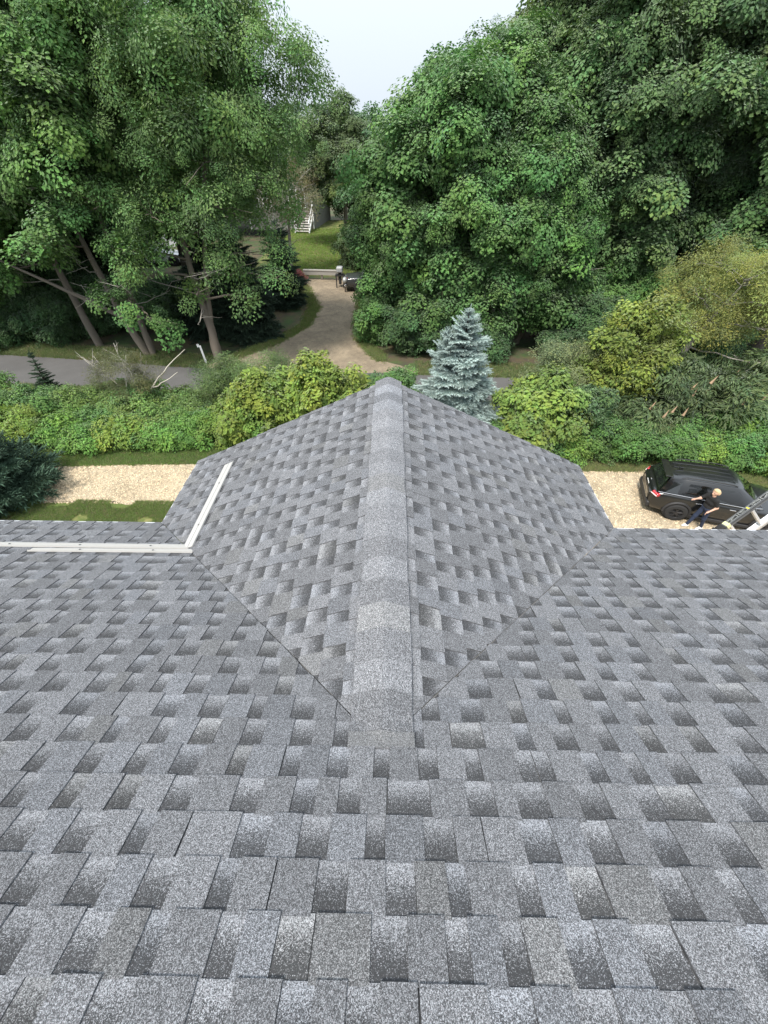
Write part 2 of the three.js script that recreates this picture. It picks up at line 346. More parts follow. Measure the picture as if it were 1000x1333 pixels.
// white metal strips fastened to the lower roof
const whiteMetal = std(lin(0.40, 0.395, 0.38), 0.5, { metalness: 0.1 });
function metalStrip(label, F, a0, a1, b0, b1, skew = 0) {
  const L = a1 - a0, o = new THREE.Group(); o.name = numbered('metal_strip'); scene.add(o);
  o.applyMatrix4(F.clone().multiply(new THREE.Matrix4().makeTranslation(a0, b0, 0.0095)).multiply(new THREE.Matrix4().makeRotationZ(skew)));
  tag(o, label, 'metal strip', 'white metal strips on the lower roof');
  const w = b1 - b0, half = w / 2;
  part('flange', box(L, half - 0.006, 0.007, L / 2, half / 2 - 0.002, 0.0035), whiteMetal, o);
  part('flange', box(L, half - 0.006, 0.007, L / 2, w - half / 2 + 0.002, 0.0035), whiteMetal, o);
  part('groove', box(L, 0.02, 0.003, L / 2, half, 0.0015), std(lin(0.42, 0.42, 0.41), 0.5, { metalness: 0.2 }), o);
  part('fold', box(L, 0.006, 0.014, L / 2, w - 0.001, 0.007), whiteMetal, o);
  const sg = new THREE.CylinderGeometry(0.008, 0.008, 0.004, 10).rotateX(Math.PI / 2), sm = std(lin(0.08, 0.08, 0.08), 0.5);
  for (let x = 0.35; x < L; x += 0.62) part('screw', sg.clone().translate(x, half, 0.009), sm, o);
  return o;
}
metalStrip('upper long white metal strip lying along the left eave courses', mainF, 1.70, 6.2, 0.56, 0.645);
metalStrip('short white metal strip just above the long one beside the valley', mainF, 1.63, 3.02, 0.66, 0.725, 0.012);
metalStrip('white metal strip running up the left face of the front gable', leftF, ZF - 3.79, ZF - 2.53, 0.535, 0.655);

// ------------------------------------------------------------------ foliage kit
const barkTex = (() => { const R = rng(15); return tex(256, 512, (i, j, o) => { const a = fbm(noiseA, i * 3, j * 0.6, 256, 8), k = (0.55 + a * 0.9) * (0.8 + R() * 0.4); o[0] = 0.135 * k; o[1] = 0.112 * k; o[2] = 0.088 * k; }); })();
const barkMat = std(lin(0.17, 0.145, 0.12), 0.95), paleBark = std(lin(0.30, 0.28, 0.25), 0.9), darkBark = std(lin(0.06, 0.048, 0.038), 0.95);
const leafMat = new THREE.MeshPhysicalMaterial({ color: 0xffffff, vertexColors: true, roughness: 1, transmission: 0.42, thickness: 0, side: THREE.DoubleSide });
const needleMat = new THREE.MeshStandardMaterial({ color: 0xffffff, vertexColors: true, roughness: 0.85, side: THREE.DoubleSide });
function geoFrom(P, C) { const g = new THREE.BufferGeometry(); g.setAttribute('position', new THREE.Float32BufferAttribute(P, 3)); g.setAttribute('color', new THREE.Float32BufferAttribute(C, 3)); return g; }
// a spray of folded leaves filling a flattened dome of radius 1
function spray({ n, size, aspect = 0.62, flat = 0.5, droop = 0.5, seed }) {
  const R = rng(seed), P = [], C = [], v = () => new THREE.Vector3(), up = new THREE.Vector3(0, 1, 0);
  for (let i = 0; i < n; i++) {
    const a = R() * Math.PI * 2, r = Math.pow(R(), 0.55), y = (R() - 0.35) * flat;
    const c = new THREE.Vector3(Math.cos(a) * r, y - r * r * 0.25, Math.sin(a) * r);
    const out = new THREE.Vector3(Math.cos(a + (R() - 0.5) * 1.6), -droop * (0.3 + R()), Math.sin(a + (R() - 0.5) * 1.6)).normalize();
    const nrm = up.clone().add(new THREE.Vector3(R() - 0.5, (R() - 0.5) * 0.6, R() - 0.5).multiplyScalar(1.1)).normalize();
    const side = v().crossVectors(out, nrm).normalize(), top = v().crossVectors(side, out);
    const L = size * (0.7 + R() * 0.6), w = L * aspect * 0.5, fold = L * 0.1;
    const tip = c.clone().addScaledVector(out, L), l = c.clone().addScaledVector(out, L * 0.45).addScaledVector(side, w).addScaledVector(top, fold), q = c.clone().addScaledVector(out, L * 0.45).addScaledVector(side, -w).addScaledVector(top, fold);
    const t = 0.72 + R() * 0.56, h = (R() - 0.5) * 0.2, col = [t * (1 + h), t, t * (1 - h * 0.6)];
    for (const p of [c, l, tip, c, tip, q]) { P.push(p.x, p.y, p.z); C.push(...col); }
  }
  return geoFrom(P, C);
}
// a conifer bough of length 1 along +x with side shoots
function bough(seed, shoots, needle, spread = 0.42) {
  const R = rng(seed), P = [], C = [];
  const shoot = (a, dir, len, tint) => {
    const m = Math.max(3, Math.round(len / (needle * 0.42)));
    const s1 = new THREE.Vector3().crossVectors(dir, new THREE.Vector3(0.1, 1, 0.05)).normalize(), s2 = new THREE.Vector3().crossVectors(dir, s1);
    for (let i = 0; i <= m; i++) {
      const c = a.clone().addScaledVector(dir, len * i / m);
      for (let k = 0; k < 4; k++) {
        const an = k * Math.PI / 2 + i * 0.9 + R() * 0.6, o = s1.clone().multiplyScalar(Math.cos(an)).addScaledVector(s2, Math.sin(an)).multiplyScalar(0.75).addScaledVector(dir, 0.75).normalize();
        const w = new THREE.Vector3().crossVectors(o, dir).normalize().multiplyScalar(needle * 0.16), t = c.clone().addScaledVector(o, needle * (0.8 + R() * 0.4)), f = tint * (0.75 + R() * 0.5);
        for (const p of [c.clone().add(w), c.clone().sub(w), t]) { P.push(p.x, p.y, p.z); C.push(f, f, f); }
      }
    }
  };
  const axis = (x) => new THREE.Vector3(x, -0.16 * x * x + 0.1 * x, 0);
  for (let x = 0.08; x < 1; x += 0.1) shoot(axis(x), axis(x + 0.1).sub(axis(x)).normalize(), 0.1, 0.9);
  for (let i = 0; i < shoots; i++) for (const sd of [-1, 1]) {
    const x = 0.1 + 0.86 * (i + R() * 0.6) / shoots, len = (spread * (1 - x) + 0.1) * (0.75 + R() * 0.5);
    shoot(axis(x), new THREE.Vector3(0.75, -0.05 - R() * 0.25, sd * (0.65 + R() * 0.3)).normalize(), len, 0.9 + R() * 0.2);
  }
  return geoFrom(P, C);
}
const SPRAYS = {
  maple: spray({ n: 165, size: 0.215, aspect: 0.85, flat: 0.9, droop: 0.35, seed: 1 }),
  ash: spray({ n: 200, size: 0.18, aspect: 0.6, flat: 1.0, droop: 0.6, seed: 2 }),
  broad: spray({ n: 80, size: 0.38, aspect: 0.72, flat: 0.7, droop: 0.45, seed: 3 }),
  small: spray({ n: 84, size: 0.33, aspect: 0.6, flat: 0.9, droop: 0.3, seed: 4 }),
  fine: spray({ n: 130, size: 0.2, aspect: 0.36, flat: 1.1, droop: 0.2, seed: 5 }),
  compound: spray({ n: 90, size: 0.4, aspect: 0.28, flat: 0.6, droop: 0.6, seed: 6 }),
};
const BOUGHS = { blue: bough(21, 9, 0.085), dark: bough(22, 8, 0.095, 0.5), tips: bough(23, 6, 0.12, 0.3) };
const _m = new THREE.Matrix4(), _q = new THREE.Quaternion(), UP = new THREE.Vector3(0, 1, 0);
class Cloud { // placements of one spray
  constructor() { this.m = []; this.c = []; }
  add(p, n, spin, s, sy, col) {
    _q.setFromUnitVectors(UP, n).multiply(new THREE.Quaternion().setFromAxisAngle(UP, spin));
    _m.compose(p, _q, new THREE.Vector3(s, sy, s)); this.m.push(..._m.elements); this.c.push(...col);
  }
  build(name, geo, mat, parent) {
    const n = this.m.length / 16, o = new THREE.InstancedMesh(geo, mat, n);
    o.instanceMatrix.array.set(this.m); o.instanceColor = new THREE.InstancedBufferAttribute(new Float32Array(this.c), 3);
    o.name = name; o.userData.kind = 'stuff'; o.castShadow = o.receiveShadow = true; parent.add(o); return o;
  }
}
const gauss = (R) => (R() + R() + R() + R() - 2) * 1.2;
// fill lobes with sprays. lobes: [x, y, z, rx, ry, rz] in the thing's own axes
function foliate(cl, lobes, perArea, size, tint, R, { inner = 0.25, low = -0.45, gaps = 0.0 } = {}) {
  const clusters = [];
  for (const l of lobes) { // each bough breaks up into smaller leafy clusters that stand out unevenly
    const big = Math.min(l[3], l[4], l[5]), m = big > size * 1.6 ? 7 : big > size ? 4 : 1;
    if (m === 1) { clusters.push([...l, 1]); continue; }
    const lt = 0.85 + R() * 0.3;
    clusters.push([l[0], l[1], l[2], l[3] * 0.72, l[4] * 0.72, l[5] * 0.72, lt]);
    for (let i = 0; i < m; i++) { const d = new THREE.Vector3(gauss(R), gauss(R) + 0.35, gauss(R)).normalize(), k = 0.62 + R() * 0.45, f = 0.34 + R() * 0.22; clusters.push([l[0] + d.x * l[3] * k, l[1] + d.y * l[4] * k, l[2] + d.z * l[5] * k, l[3] * f, l[4] * f, l[5] * f, lt * (0.9 + R() * 0.22)]); }
  }
  for (const [x, y, z, rx, ry, rz, tn] of clusters) {
    const area = 4 * Math.PI * Math.pow((Math.pow(rx * ry, 1.6) + Math.pow(rx * rz, 1.6) + Math.pow(ry * rz, 1.6)) / 3, 1 / 1.6);
    const n = Math.round(area * perArea * 0.62 / (size * size)), lt = tn, lh = (R() - 0.5) * 0.12;
    for (let i = 0; i < n; i++) {
      const d = new THREE.Vector3(gauss(R), gauss(R) + 0.25, gauss(R)).normalize();
      if (d.y < low && R() < 0.8) continue;
      const deep = R() < inner, stray = R() < 0.1, k = deep ? 0.35 + R() * 0.45 : stray ? 1.15 + R() * 0.45 : 0.78 + R() * 0.42;
      if (gaps && Math.sin(d.x * 5 + x * 3) * Math.sin(d.z * 5 + z * 2) * Math.sin(d.y * 6 + y) > 0.55 - gaps) continue;
      const p = new THREE.Vector3(x + d.x * rx * k, y + d.y * ry * k, z + d.z * rz * k);
      if (p.y < 0.05) continue;
      const nn = d.clone().multiplyScalar(0.75).add(new THREE.Vector3(gauss(R) * 0.3, 0.65 + gauss(R) * 0.2, gauss(R) * 0.3)).normalize();
      const s = size * (stray ? 0.35 + R() * 0.3 : 0.5 + R() * 0.75), t = lt * (0.76 + R() * 0.48), h = lh + (R() - 0.5) * 0.26;
      cl.add(p, nn, R() * 6.28, s, s * (0.8 + R() * 0.5), [tint[0] * t * (1 + h) * 1.46, tint[1] * t * 1.3, tint[2] * t * (1 - h) * 0.95]);
    }
  }
}
function makeLobes([cx, cy, cz, rx, ry, rz], n, R, share = 0.36) {
  const out = [];
  for (let i = 0; i < n; i++) {
    const y = 1 - 2 * (i + 0.5) / n, r = Math.sqrt(1 - y * y), a = i * 2.39996 + R() * 0.8, k = 0.5 + R() * 0.32, f = share * (0.72 + R() * 0.6);
    out.push([cx + Math.cos(a) * r * rx * k, cy + y * ry * (k + 0.05), cz + Math.sin(a) * r * rz * k, rx * f, Math.min(ry, rx) * f * (0.65 + R() * 0.25), rz * f]);
  }
  return out;
}
// broadleaf tree. trunks: list of paths [[x, y, z, r], ...] in own axes; crown ellipsoid(s)
function tree({ name = 'broadleaf_tree', label, group, at: [x, Z], trunks, crowns, lobes = 26, share = 0.36, geo = 'maple', size = 0.6, per = 1.0, tint, seed, limbs = 10, bark = barkMat, gaps = 0, extra = [], inner = 0.25, category = 'tree', dead = 0 }) {
  const R = rng(seed), o = thing(name, label, category, V(x, 0, Z), 0, group), wood = [], cl = new Cloud(), all = [];
  const ends = [];
  for (const t of trunks) {
    const pts = t.map(([a, b, c]) => new THREE.Vector3(a, b, c)), fine = new THREE.CatmullRomCurve3(pts).getPoints(pts.length * 4), rad = fine.map((_, i) => { const u = i / (fine.length - 1) * (t.length - 1), k = Math.min(t.length - 2, Math.floor(u)); return t[k][3] + (t[k + 1][3] - t[k][3]) * (u - k); });
    wood.push(tube(fine, rad, 9)); ends.push(...fine.slice(Math.floor(fine.length * 0.35)).map((p, i, arr) => [p, rad[rad.length - arr.length + i]]));
  }
  part('trunk', mergeGeometries(wood), bark, o);
  for (const c of crowns) all.push(...makeLobes(c, Math.max(4, Math.round(lobes * (c[6] ?? 1))), R, share));
  all.push(...extra);
  const twigs = [];
  all.forEach((l, i) => {
    if (i % Math.max(1, Math.round(all.length / limbs)) && !(i >= all.length - extra.length)) return;
    const c = new THREE.Vector3(l[0], l[1], l[2]); let best = ends[0], bd = 1e9;
    for (const e of ends) { const d = e[0].distanceTo(c) + Math.max(0, e[0].y - c.y) * 1.5; if (d < bd) { bd = d; best = e; } }
    twigs.push(bent(best[0], c, Math.min(best[1] * 0.6, 0.03 + bd * 0.012), 0.012, 0.25, R, 7, 6));
    for (let k = 0; k < 4; k++) twigs.push(bent(c.clone().lerp(best[0], R() * 0.5), c.clone().add(new THREE.Vector3(gauss(R) * l[3], gauss(R) * l[4] * 0.7 + 0.2, gauss(R) * l[5]).multiplyScalar(0.8)), 0.022, 0.006, 0.2, R, 4, 4));
  });
  if (twigs.length) part('limbs', mergeGeometries(twigs), bark, o);
  if (dead) { const bare = []; for (let i = 0; i < dead; i++) { const e = ends[Math.floor(R() * ends.length * 0.5)], a = R() * 6.28, L = 1.5 + R() * 2.5, tip = e[0].clone().add(new THREE.Vector3(Math.cos(a) * L, 0.2 + R() * 0.9, Math.sin(a) * L)); bare.push(bent(e[0], tip, 0.035, 0.008, -0.2, R, 6, 5)); for (let k = 0; k < 3; k++) { const q = e[0].clone().lerp(tip, 0.4 + R() * 0.5); bare.push(bent(q, q.clone().add(new THREE.Vector3(gauss(R), gauss(R) * 0.5, gauss(R)).multiplyScalar(0.9)), 0.014, 0.004, 0, R, 4, 4)); } } part('bare_branches', mergeGeometries(bare), paleBark, o).userData.kind = 'stuff'; }
  foliate(cl, all, per, size, tint, R, { gaps, inner });
  cl.build('crown', SPRAYS[geo], leafMat, o);
  return o;
}
// shrub made of mounds down to the ground
function shrub({ name = 'leafy_shrub', label, group, at: [x, Z], r, h, geo = 'small', size = 0.3, per = 1.1, tint, seed, lobes = 14, stems = 4, deep = 1, low = -0.9, category = 'shrub', share = 0.45, bark = barkMat }) {
  const R = rng(seed), o = thing(name, label, category, V(x, 0, Z), 0, group), cl = new Cloud();
  const lb = makeLobes([0, h * 0.5, 0, r, h * 0.52, r * deep], lobes, R, share);
  const w = []; for (let i = 0; i < stems; i++) { const l = lb[i * 3 % lb.length], a = i / stems * 6.28; w.push(bent(new THREE.Vector3(Math.cos(a) * 0.12 * r, 0, Math.sin(a) * 0.12 * r), new THREE.Vector3(l[0], l[1], l[2]), 0.035, 0.01, 0.1, R, 5, 5)); }
  part('stems', mergeGeometries(w), bark, o);
  foliate(cl, lb, per, size, tint, R, { inner: 0.22, low });
  cl.build('foliage', SPRAYS[geo], leafMat, o);
  return o;
}
function conifer({ name = 'spruce_tree', label, group, at: [x, Z], h, r, base = 0.15, levels = 24, per = 9, tint, seed, geo = 'blue', power = 0.8, droop = 0.12, thick = 0.75, lean = 0 }) {
  const R = rng(seed), o = thing(name, label, 'tree', V(x, 0, Z), 0, group), cl = new Cloud();
  part('trunk', tube([new THREE.Vector3(0, -0.05, 0), new THREE.Vector3(lean * 0.4, h * 0.5, 0), new THREE.Vector3(lean, h * 0.985, 0)], [0.03 * h, 0.016 * h, 0.006], 8), darkBark, o);
  const dirM = new THREE.Matrix4();
  for (let i = 0; i < levels; i++) {
    const t = (i + R() * 0.5) / levels, y = base + (h - base) * (0.02 + 0.96 * t), L0 = r * Math.pow(1 - t, power) + 0.05 * r, n = Math.max(4, Math.round(per * (1 - t * 0.45)));
    for (let k = 0; k < n; k++) {
      const a = (k + R() * 0.7 + i * 0.37) / n * Math.PI * 2, L = L0 * (0.55 + R() * 0.6), el = -droop + t * 0.7 + (R() - 0.5) * 0.5;
      _q.setFromEuler(new THREE.Euler((R() - 0.5) * 0.5, a, el, 'YZX'));
      const wd = Math.max(L, 0.25) * (0.85 + R() * 0.4); _m.compose(new THREE.Vector3(lean * t, y + (R() - 0.5) * h * 0.03, 0), _q, new THREE.Vector3(L, wd * thick, wd));
      const f = 0.8 + R() * 0.4; cl.m.push(..._m.elements); cl.c.push(tint[0] * f, tint[1] * f, tint[2] * f);
    }
  }
  // leader
  for (let k = 0; k < 4; k++) { _q.setFromEuler(new THREE.Euler(k * 1.57, 0, 1.5)); _m.compose(new THREE.Vector3(lean, h * 0.94, 0), _q, new THREE.Vector3(h * 0.075, 0.14, 0.14)); cl.m.push(..._m.elements); cl.c.push(...tint); }
  cl.build('boughs', BOUGHS[geo], needleMat, o);
  return o;
}

// ------------------------------------------------------------------ trees beyond the road, left
const GREEN = [0.072, 0.178, 0.050], DEEP = [0.046, 0.120, 0.044], BRIGHT = [0.123, 0.217, 0.043], OLIVE = [0.088, 0.190, 0.060], BLUEG = [0.058, 0.123, 0.065];
tree({ name: 'maple_tree', label: 'tall leafy tree with a single straight trunk standing behind the white marker post', at: [-9.5, 23.2], seed: 101, tint: OLIVE, geo: 'ash', size: 0.62, per: 0.62, gaps: 0.1, lobes: 30, limbs: 16, dead: 8,
  trunks: [[[0, -0.1, 0, 0.27], [0.02, 1.6, 0, 0.2], [-0.2, 4, 0, 0.14], [-0.4, 8, -0.4, 0.1], [-0.4, 12.5, -0.6, 0.04]], [[0.02, 1.5, 0, 0.15], [0.4, 4.2, -0.2, 0.11], [1.3, 8, -0.5, 0.09], [2.2, 11.5, -0.8, 0.03]]],
  crowns: [[1.0, 10.4, -0.8, 5.5, 5.2, 4.6, 1], [-1.5, 13, -1, 5, 3.5, 4, 0.6]], share: 0.3,
  extra: [[-2.4, 4.4, 1.6, 1.0, 0.7, 0.9], [3.2, 3.4, 1.4, 0.9, 0.55, 0.8], [4.2, 4.2, 1.0, 0.8, 0.5, 0.7], [2.6, 7.0, 2.0, 1.2, 0.8, 1], [-3, 7.2, 2, 1.2, 0.8, 1], [2.6, 4.6, 1.5, 1.2, 0.7, 1], [3.6, 5.2, 0.6, 1.0, 0.6, 0.9], [0.4, 3.6, 1.6, 0.9, 0.6, 0.8], [-1.6, 5.4, 1.8, 1.1, 0.9, 1], [1.4, 6.2, 1.6, 1.2, 0.9, 1], [-0.6, 6.8, 2.2, 1.1, 0.8, 1]] });
tree({ name: 'maple_tree', label: 'leafy tree with two leaning trunks rising from one base by the road', at: [-13.5, 23.5], seed: 102, tint: GREEN, geo: 'maple', size: 0.62, per: 0.62, gaps: 0.1, lobes: 30, limbs: 16, dead: 10,
  trunks: [[[0, -0.1, 0, 0.21], [-0.55, 2.2, 0.1, 0.17], [-1.1, 5, 0, 0.12], [-1.6, 9, 0, 0.06]], [[0.25, -0.1, -0.1, 0.19], [0.1, 2.2, -0.2, 0.15], [-0.1, 5.5, -0.4, 0.11], [-0.6, 10, -0.6, 0.05]], [[-0.5, 2, 0.1, 0.12], [-2.6, 3.4, 0.5, 0.085], [-5.0, 4.8, 0.8, 0.04]]],
  crowns: [[-0.8, 11, 0, 5.2, 4.4, 4.4, 1], [-4.6, 9, 0.5, 3.5, 3.2, 3.2, 0.55]], share: 0.3,
  extra: [[-2.2, 5.4, 1.8, 1.1, 0.7, 0.9], [1.4, 5.4, 1.8, 1.1, 0.7, 0.9], [-0.6, 6.6, 2, 1.2, 0.8, 1], [-4, 7, 2, 1.2, 0.8, 1], [1.0, 3.2, 2.0, 0.9, 0.55, 0.8], [2.0, 2.6, 2.2, 1.0, 0.6, 0.8], [0.2, 3.5, 1.8, 0.8, 0.5, 0.7], [2.8, 2.1, 2.2, 0.6, 0.5, 0.6], [-5.8, 5.6, 1.4, 1.2, 0.8, 1]] });
tree({ name: 'maple_tree', label: 'leafy tree with a bare lower trunk near the road edge, left of the twin trunks', at: [-16.9, 24.8], seed: 103, tint: GREEN, geo: 'maple', size: 0.64, per: 0.66, gaps: 0.08, lobes: 30, limbs: 12, dead: 5,
  trunks: [[[0, -0.1, 0, 0.22], [-0.35, 3, 0, 0.16], [-0.9, 7, -0.3, 0.11], [-1.5, 11.5, -0.5, 0.04]]], crowns: [[-1.6, 10.2, -0.4, 5.6, 5, 5, 1]], share: 0.32, extra: [[-3, 5.6, 2, 1.5, 1, 1.2], [0.8, 5.2, 1.6, 1.1, 0.7, 1], [-2, 4.2, 1.8, 1.1, 0.7, 1]] });
tree({ name: 'maple_tree', label: 'broad leafy tree at the far end of the road verge by the woods', at: [-23.5, 25.5], seed: 104, tint: GREEN, geo: 'maple', size: 0.66, per: 0.72, lobes: 30, limbs: 8,
  trunks: [[[0, -0.1, 0, 0.32], [0.3, 3, 0, 0.24], [0, 8, 0, 0.12], [0.2, 12, 0, 0.04]]], crowns: [[0.4, 8.4, 0.2, 6, 6, 5, 1.2]], share: 0.32, extra: [[4.6, 6.3, 3, 1.5, 1, 1.3], [5.4, 7.6, 2.4, 1.3, 0.9, 1.1]] });
const backL = 'dense woodland trees behind the roadside trees';
for (const [i, [x, Z, h, r, tn]] of [[-31, 33, 14, 6, DEEP], [-23, 36, 15, 6, DEEP], [-15.5, 36, 15.5, 5.6, BLUEG], [-27, 29, 9, 4.5, DEEP], [-19.5, 31, 9, 4.2, DEEP]].entries())
  tree({ name: 'woodland_tree', label: 'tall dark green tree in the woodland behind the roadside trees', group: backL, at: [x, Z], seed: 120 + i, tint: tn, geo: 'maple', size: 0.85, per: 0.72, lobes: 26, limbs: 4, trunks: [[[0, -0.1, 0, 0.3], [0.2, h * 0.4, 0, 0.2], [0, h * 0.85, 0, 0.05]]], crowns: [[0, h * 0.58, 0, r, h * 0.42, r * 0.8, 1]] });
tree({ name: 'dead_lace_tree', label: 'grey green tree with thin lacy crown before the shingled cottage', at: [-8.6, 41], seed: 131, tint: [0.16, 0.17, 0.11], geo: 'fine', size: 0.5, per: 0.28, lobes: 22, limbs: 18, gaps: 0.1, bark: paleBark, dead: 10,
  trunks: [[[0, -0.1, 0, 0.16], [0.2, 2.5, 0, 0.12], [0.4, 5, 0, 0.07], [0.3, 7.4, 0, 0.02]]], crowns: [[0.3, 5.6, 0, 2.9, 2.6, 2.4, 1]] });
conifer({ label: 'large dark spruce with low skirts at the mouth of the far gravel drive', at: [-8.9, 27.2], h: 5.6, r: 2.3, base: 0.1, levels: 30, per: 13, tint: [0.029, 0.055, 0.032], seed: 141, geo: 'dark', power: 0.62, droop: 0.2 });
conifer({ label: 'dark spruce standing just behind the single straight trunk', at: [-10.6, 27.8], h: 5.6, r: 2.6, base: 0.1, levels: 26, per: 12, tint: [0.026, 0.051, 0.029], seed: 142, geo: 'dark', power: 0.6, droop: 0.2 });
conifer({ label: 'smaller dark spruce beside the red flowering bush on the far drive', at: [-7.6, 33], h: 5.2, r: 2.0, base: 0.1, levels: 22, per: 10, tint: [0.035, 0.067, 0.041], seed: 143, geo: 'dark', power: 0.7, droop: 0.16 });
const underL = 'dark understory bushes beneath the roadside trees';
for (const [i, [x, Z, r, h]] of [[-26, 25.3, 2.2, 2.8], [-22.5, 25.6, 2.0, 2.4], [-19.6, 25.8, 1.7, 2.6], [-17.6, 27.5, 2.2, 3], [-20.5, 28, 2.4, 3.6], [-14.8, 28.6, 2.2, 2.4], [-24.5, 28.5, 2.6, 4], [-30, 27, 2.6, 4], [-12.2, 29.5, 1.8, 1.8]].entries())
  shrub({ name: 'understory_bush', label: 'dark green understory bush beneath the roadside trees', group: underL, at: [x, Z], r, h, geo: 'maple', size: 0.45, tint: DEEP, seed: 150 + i, lobes: 14, per: 0.9 });

// ------------------------------------------------------------------ trees beyond the road, right
tree({ name: 'maple_tree', label: 'dense broad maple filling the corner right of the far gravel drive', at: [4.4, 27.5], seed: 201, tint: [0.068, 0.170, 0.052], geo: 'maple', size: 0.62, per: 0.85, lobes: 54, limbs: 8, share: 0.26, inner: 0.2,
  trunks: [[[0, -0.1, 0, 0.34], [0.1, 3, 0, 0.26], [0, 8, 0, 0.15], [0.2, 12, 0, 0.04]], [[0.1, 1, 0, 0.2], [1.8, 4.2, 0.8, 0.13], [2.6, 7.5, 1, 0.05]]], crowns: [[0, 7.4, 0.2, 6.0, 5.6, 4.8, 1.2], [2.6, 4.2, 1.6, 3.4, 3.2, 2.8, 0.5]],
  extra: [[-3.5, 3.2, 1.5, 1.8, 1.5, 1.5], [-1.5, 2.3, 2.8, 1.9, 1.5, 1.4], [0.8, 2.5, 3, 1.9, 1.5, 1.5], [3, 2.5, 2.6, 1.9, 1.5, 1.5], [-5.0, 4.8, 0.4, 1.5, 1.5, 1.4], [-5.0, 2.2, 0.8, 1.3, 1.5, 1.3], [-2.8, 5.2, 2.4, 1.9, 1.5, 1.5], [4.6, 2.2, 1.8, 1.8, 1.6, 1.4]] });
tree({ name: 'maple_tree', label: 'maple with low overhanging boughs behind the blue spruce', at: [7.4, 25.8], seed: 202, tint: [0.066, 0.185, 0.050], geo: 'maple', size: 0.56, per: 0.85, lobes: 36, limbs: 10, share: 0.28,
  trunks: [[[0, -0.1, 0, 0.2], [0.5, 1.8, 0.1, 0.15], [0.4, 4.5, 0, 0.08], [0.6, 7, 0, 0.03]]], crowns: [[0.2, 4.9, 0, 3.3, 3.6, 2.8, 1]], dead: 3 });
tree({ name: 'maple_tree', label: 'tall spreading maple towering behind the yellow green roadside tree', at: [13.5, 29], seed: 203, tint: [0.072, 0.155, 0.062], geo: 'maple', size: 0.66, per: 0.85, lobes: 60, limbs: 8, share: 0.25,
  trunks: [[[0, -0.1, 0, 0.42], [0.2, 4, 0, 0.3], [0, 10, 0, 0.18], [0.2, 15, 0, 0.04]]], crowns: [[0, 9.6, 0, 7.2, 7.4, 5.6, 1.2]] });
tree({ name: 'maple_tree', label: 'tall pale green maple rising above the dense corner maple', at: [10.8, 33.5], seed: 204, tint: [0.105, 0.185, 0.070], geo: 'maple', size: 0.66, per: 0.8, lobes: 44, limbs: 8, share: 0.26,
  trunks: [[[0, -0.1, 0, 0.4], [0, 6, 0, 0.28], [0, 13, 0, 0.12], [0, 17, 0, 0.03]]], crowns: [[0, 11.5, 0, 5.6, 6.6, 5, 1.2]] });
tree({ name: 'maple_tree', label: 'dark maple at the back of the far gravel drive', at: [0.2, 40.5], seed: 205, tint: [0.050, 0.140, 0.050], geo: 'maple', size: 0.7, per: 0.85, lobes: 44, limbs: 6, share: 0.27,
  trunks: [[[0, -0.1, 0, 0.34], [0, 4, 0, 0.24], [0, 10, 0, 0.05]]], crowns: [[0.9, 5.3, 0, 5.0, 4.4, 4.2, 1.1]] });
tree({ name: 'maple_tree', label: 'heavy dark green maple beyond the sumac on the roadside', at: [21, 25], seed: 206, tint: [0.062, 0.146, 0.052], geo: 'maple', size: 0.64, per: 0.85, lobes: 50, limbs: 6, share: 0.27,
  trunks: [[[0, -0.1, 0, 0.36], [0, 4, 0, 0.26], [0, 11, 0, 0.05]]], crowns: [[0, 8, 0, 6.2, 6.8, 5, 1.1]] });
tree({ name: 'maple_tree', label: 'mid green tree hanging over the far lawn beside the grey cottage', at: [-4.6, 51], seed: 207, tint: [0.07, 0.13, 0.05], geo: 'maple', size: 0.66, per: 0.8, lobes: 34, limbs: 6, share: 0.28,
  trunks: [[[0, -0.1, 0, 0.25], [0, 4, 0, 0.18], [0, 8, 0, 0.05]]], crowns: [[-0.9, 7.4, 0.5, 4.4, 3.6, 3.4, 1]] });
shrub({ name: 'lawn_bush', label: 'rounded dark bush on the right edge of the far lawn', at: [-2.4, 44.5], r: 2.0, h: 3.4, geo: 'small', size: 0.4, tint: [0.055, 0.11, 0.04], seed: 208, lobes: 16 });
const farW = 'far woodland trees closing the view';
for (const [i, [x, Z, h, r]] of [[-34, 52, 13, 8], [-22, 62, 14, 8], [-14, 66, 11.5, 7], [-4.5, 68, 10.6, 6.5], [5, 62, 12.5, 7], [15, 52, 14, 8], [26, 44, 15, 8], [33, 34, 14, 7], [-44, 44, 14, 8]].entries())
  tree({ name: 'far_tree', label: 'distant woodland tree closing the view behind the nearer trees', group: farW, at: [x, Z], seed: 220 + i, tint: i % 2 ? DEEP : BLUEG, geo: 'maple', size: 1.1, per: 0.8, lobes: 26, limbs: 3, trunks: [[[0, -0.1, 0, 0.3], [0, h * 0.4, 0, 0.2], [0, h * 0.8, 0, 0.05]]], crowns: [[0, h * 0.52, 0, r, h * 0.48, r * 0.8, 1]] });
const driveLabels = ['leafy bush edging the far drive, second bush up from the road', 'leafy bush edging the far drive, third bush up from the road', 'dark leafy bush at the corner of the far drive and the road', 'leafy bush edging the far drive, fourth bush up from the road', 'dark leafy bush on the road verge beside the drive corner bush', 'low dark bush on the road verge behind the blue spruce', 'dark bush on the road verge behind the grey green feathery shrub', 'leafy bush on the road verge behind the upright yellow green tree', 'dark bush on the road verge behind the spreading yellow green tree', 'tall dark bush under the tall spreading maple, next to the low boughed maple', 'tall green bush under the middle of the tall spreading maple', 'tall dark bush between the tall spreading maple and the heavy dark maple', 'dark leafy bush crowding the pickup truck on the far drive'];
const underR = 'bushes along the right side of the far drive';
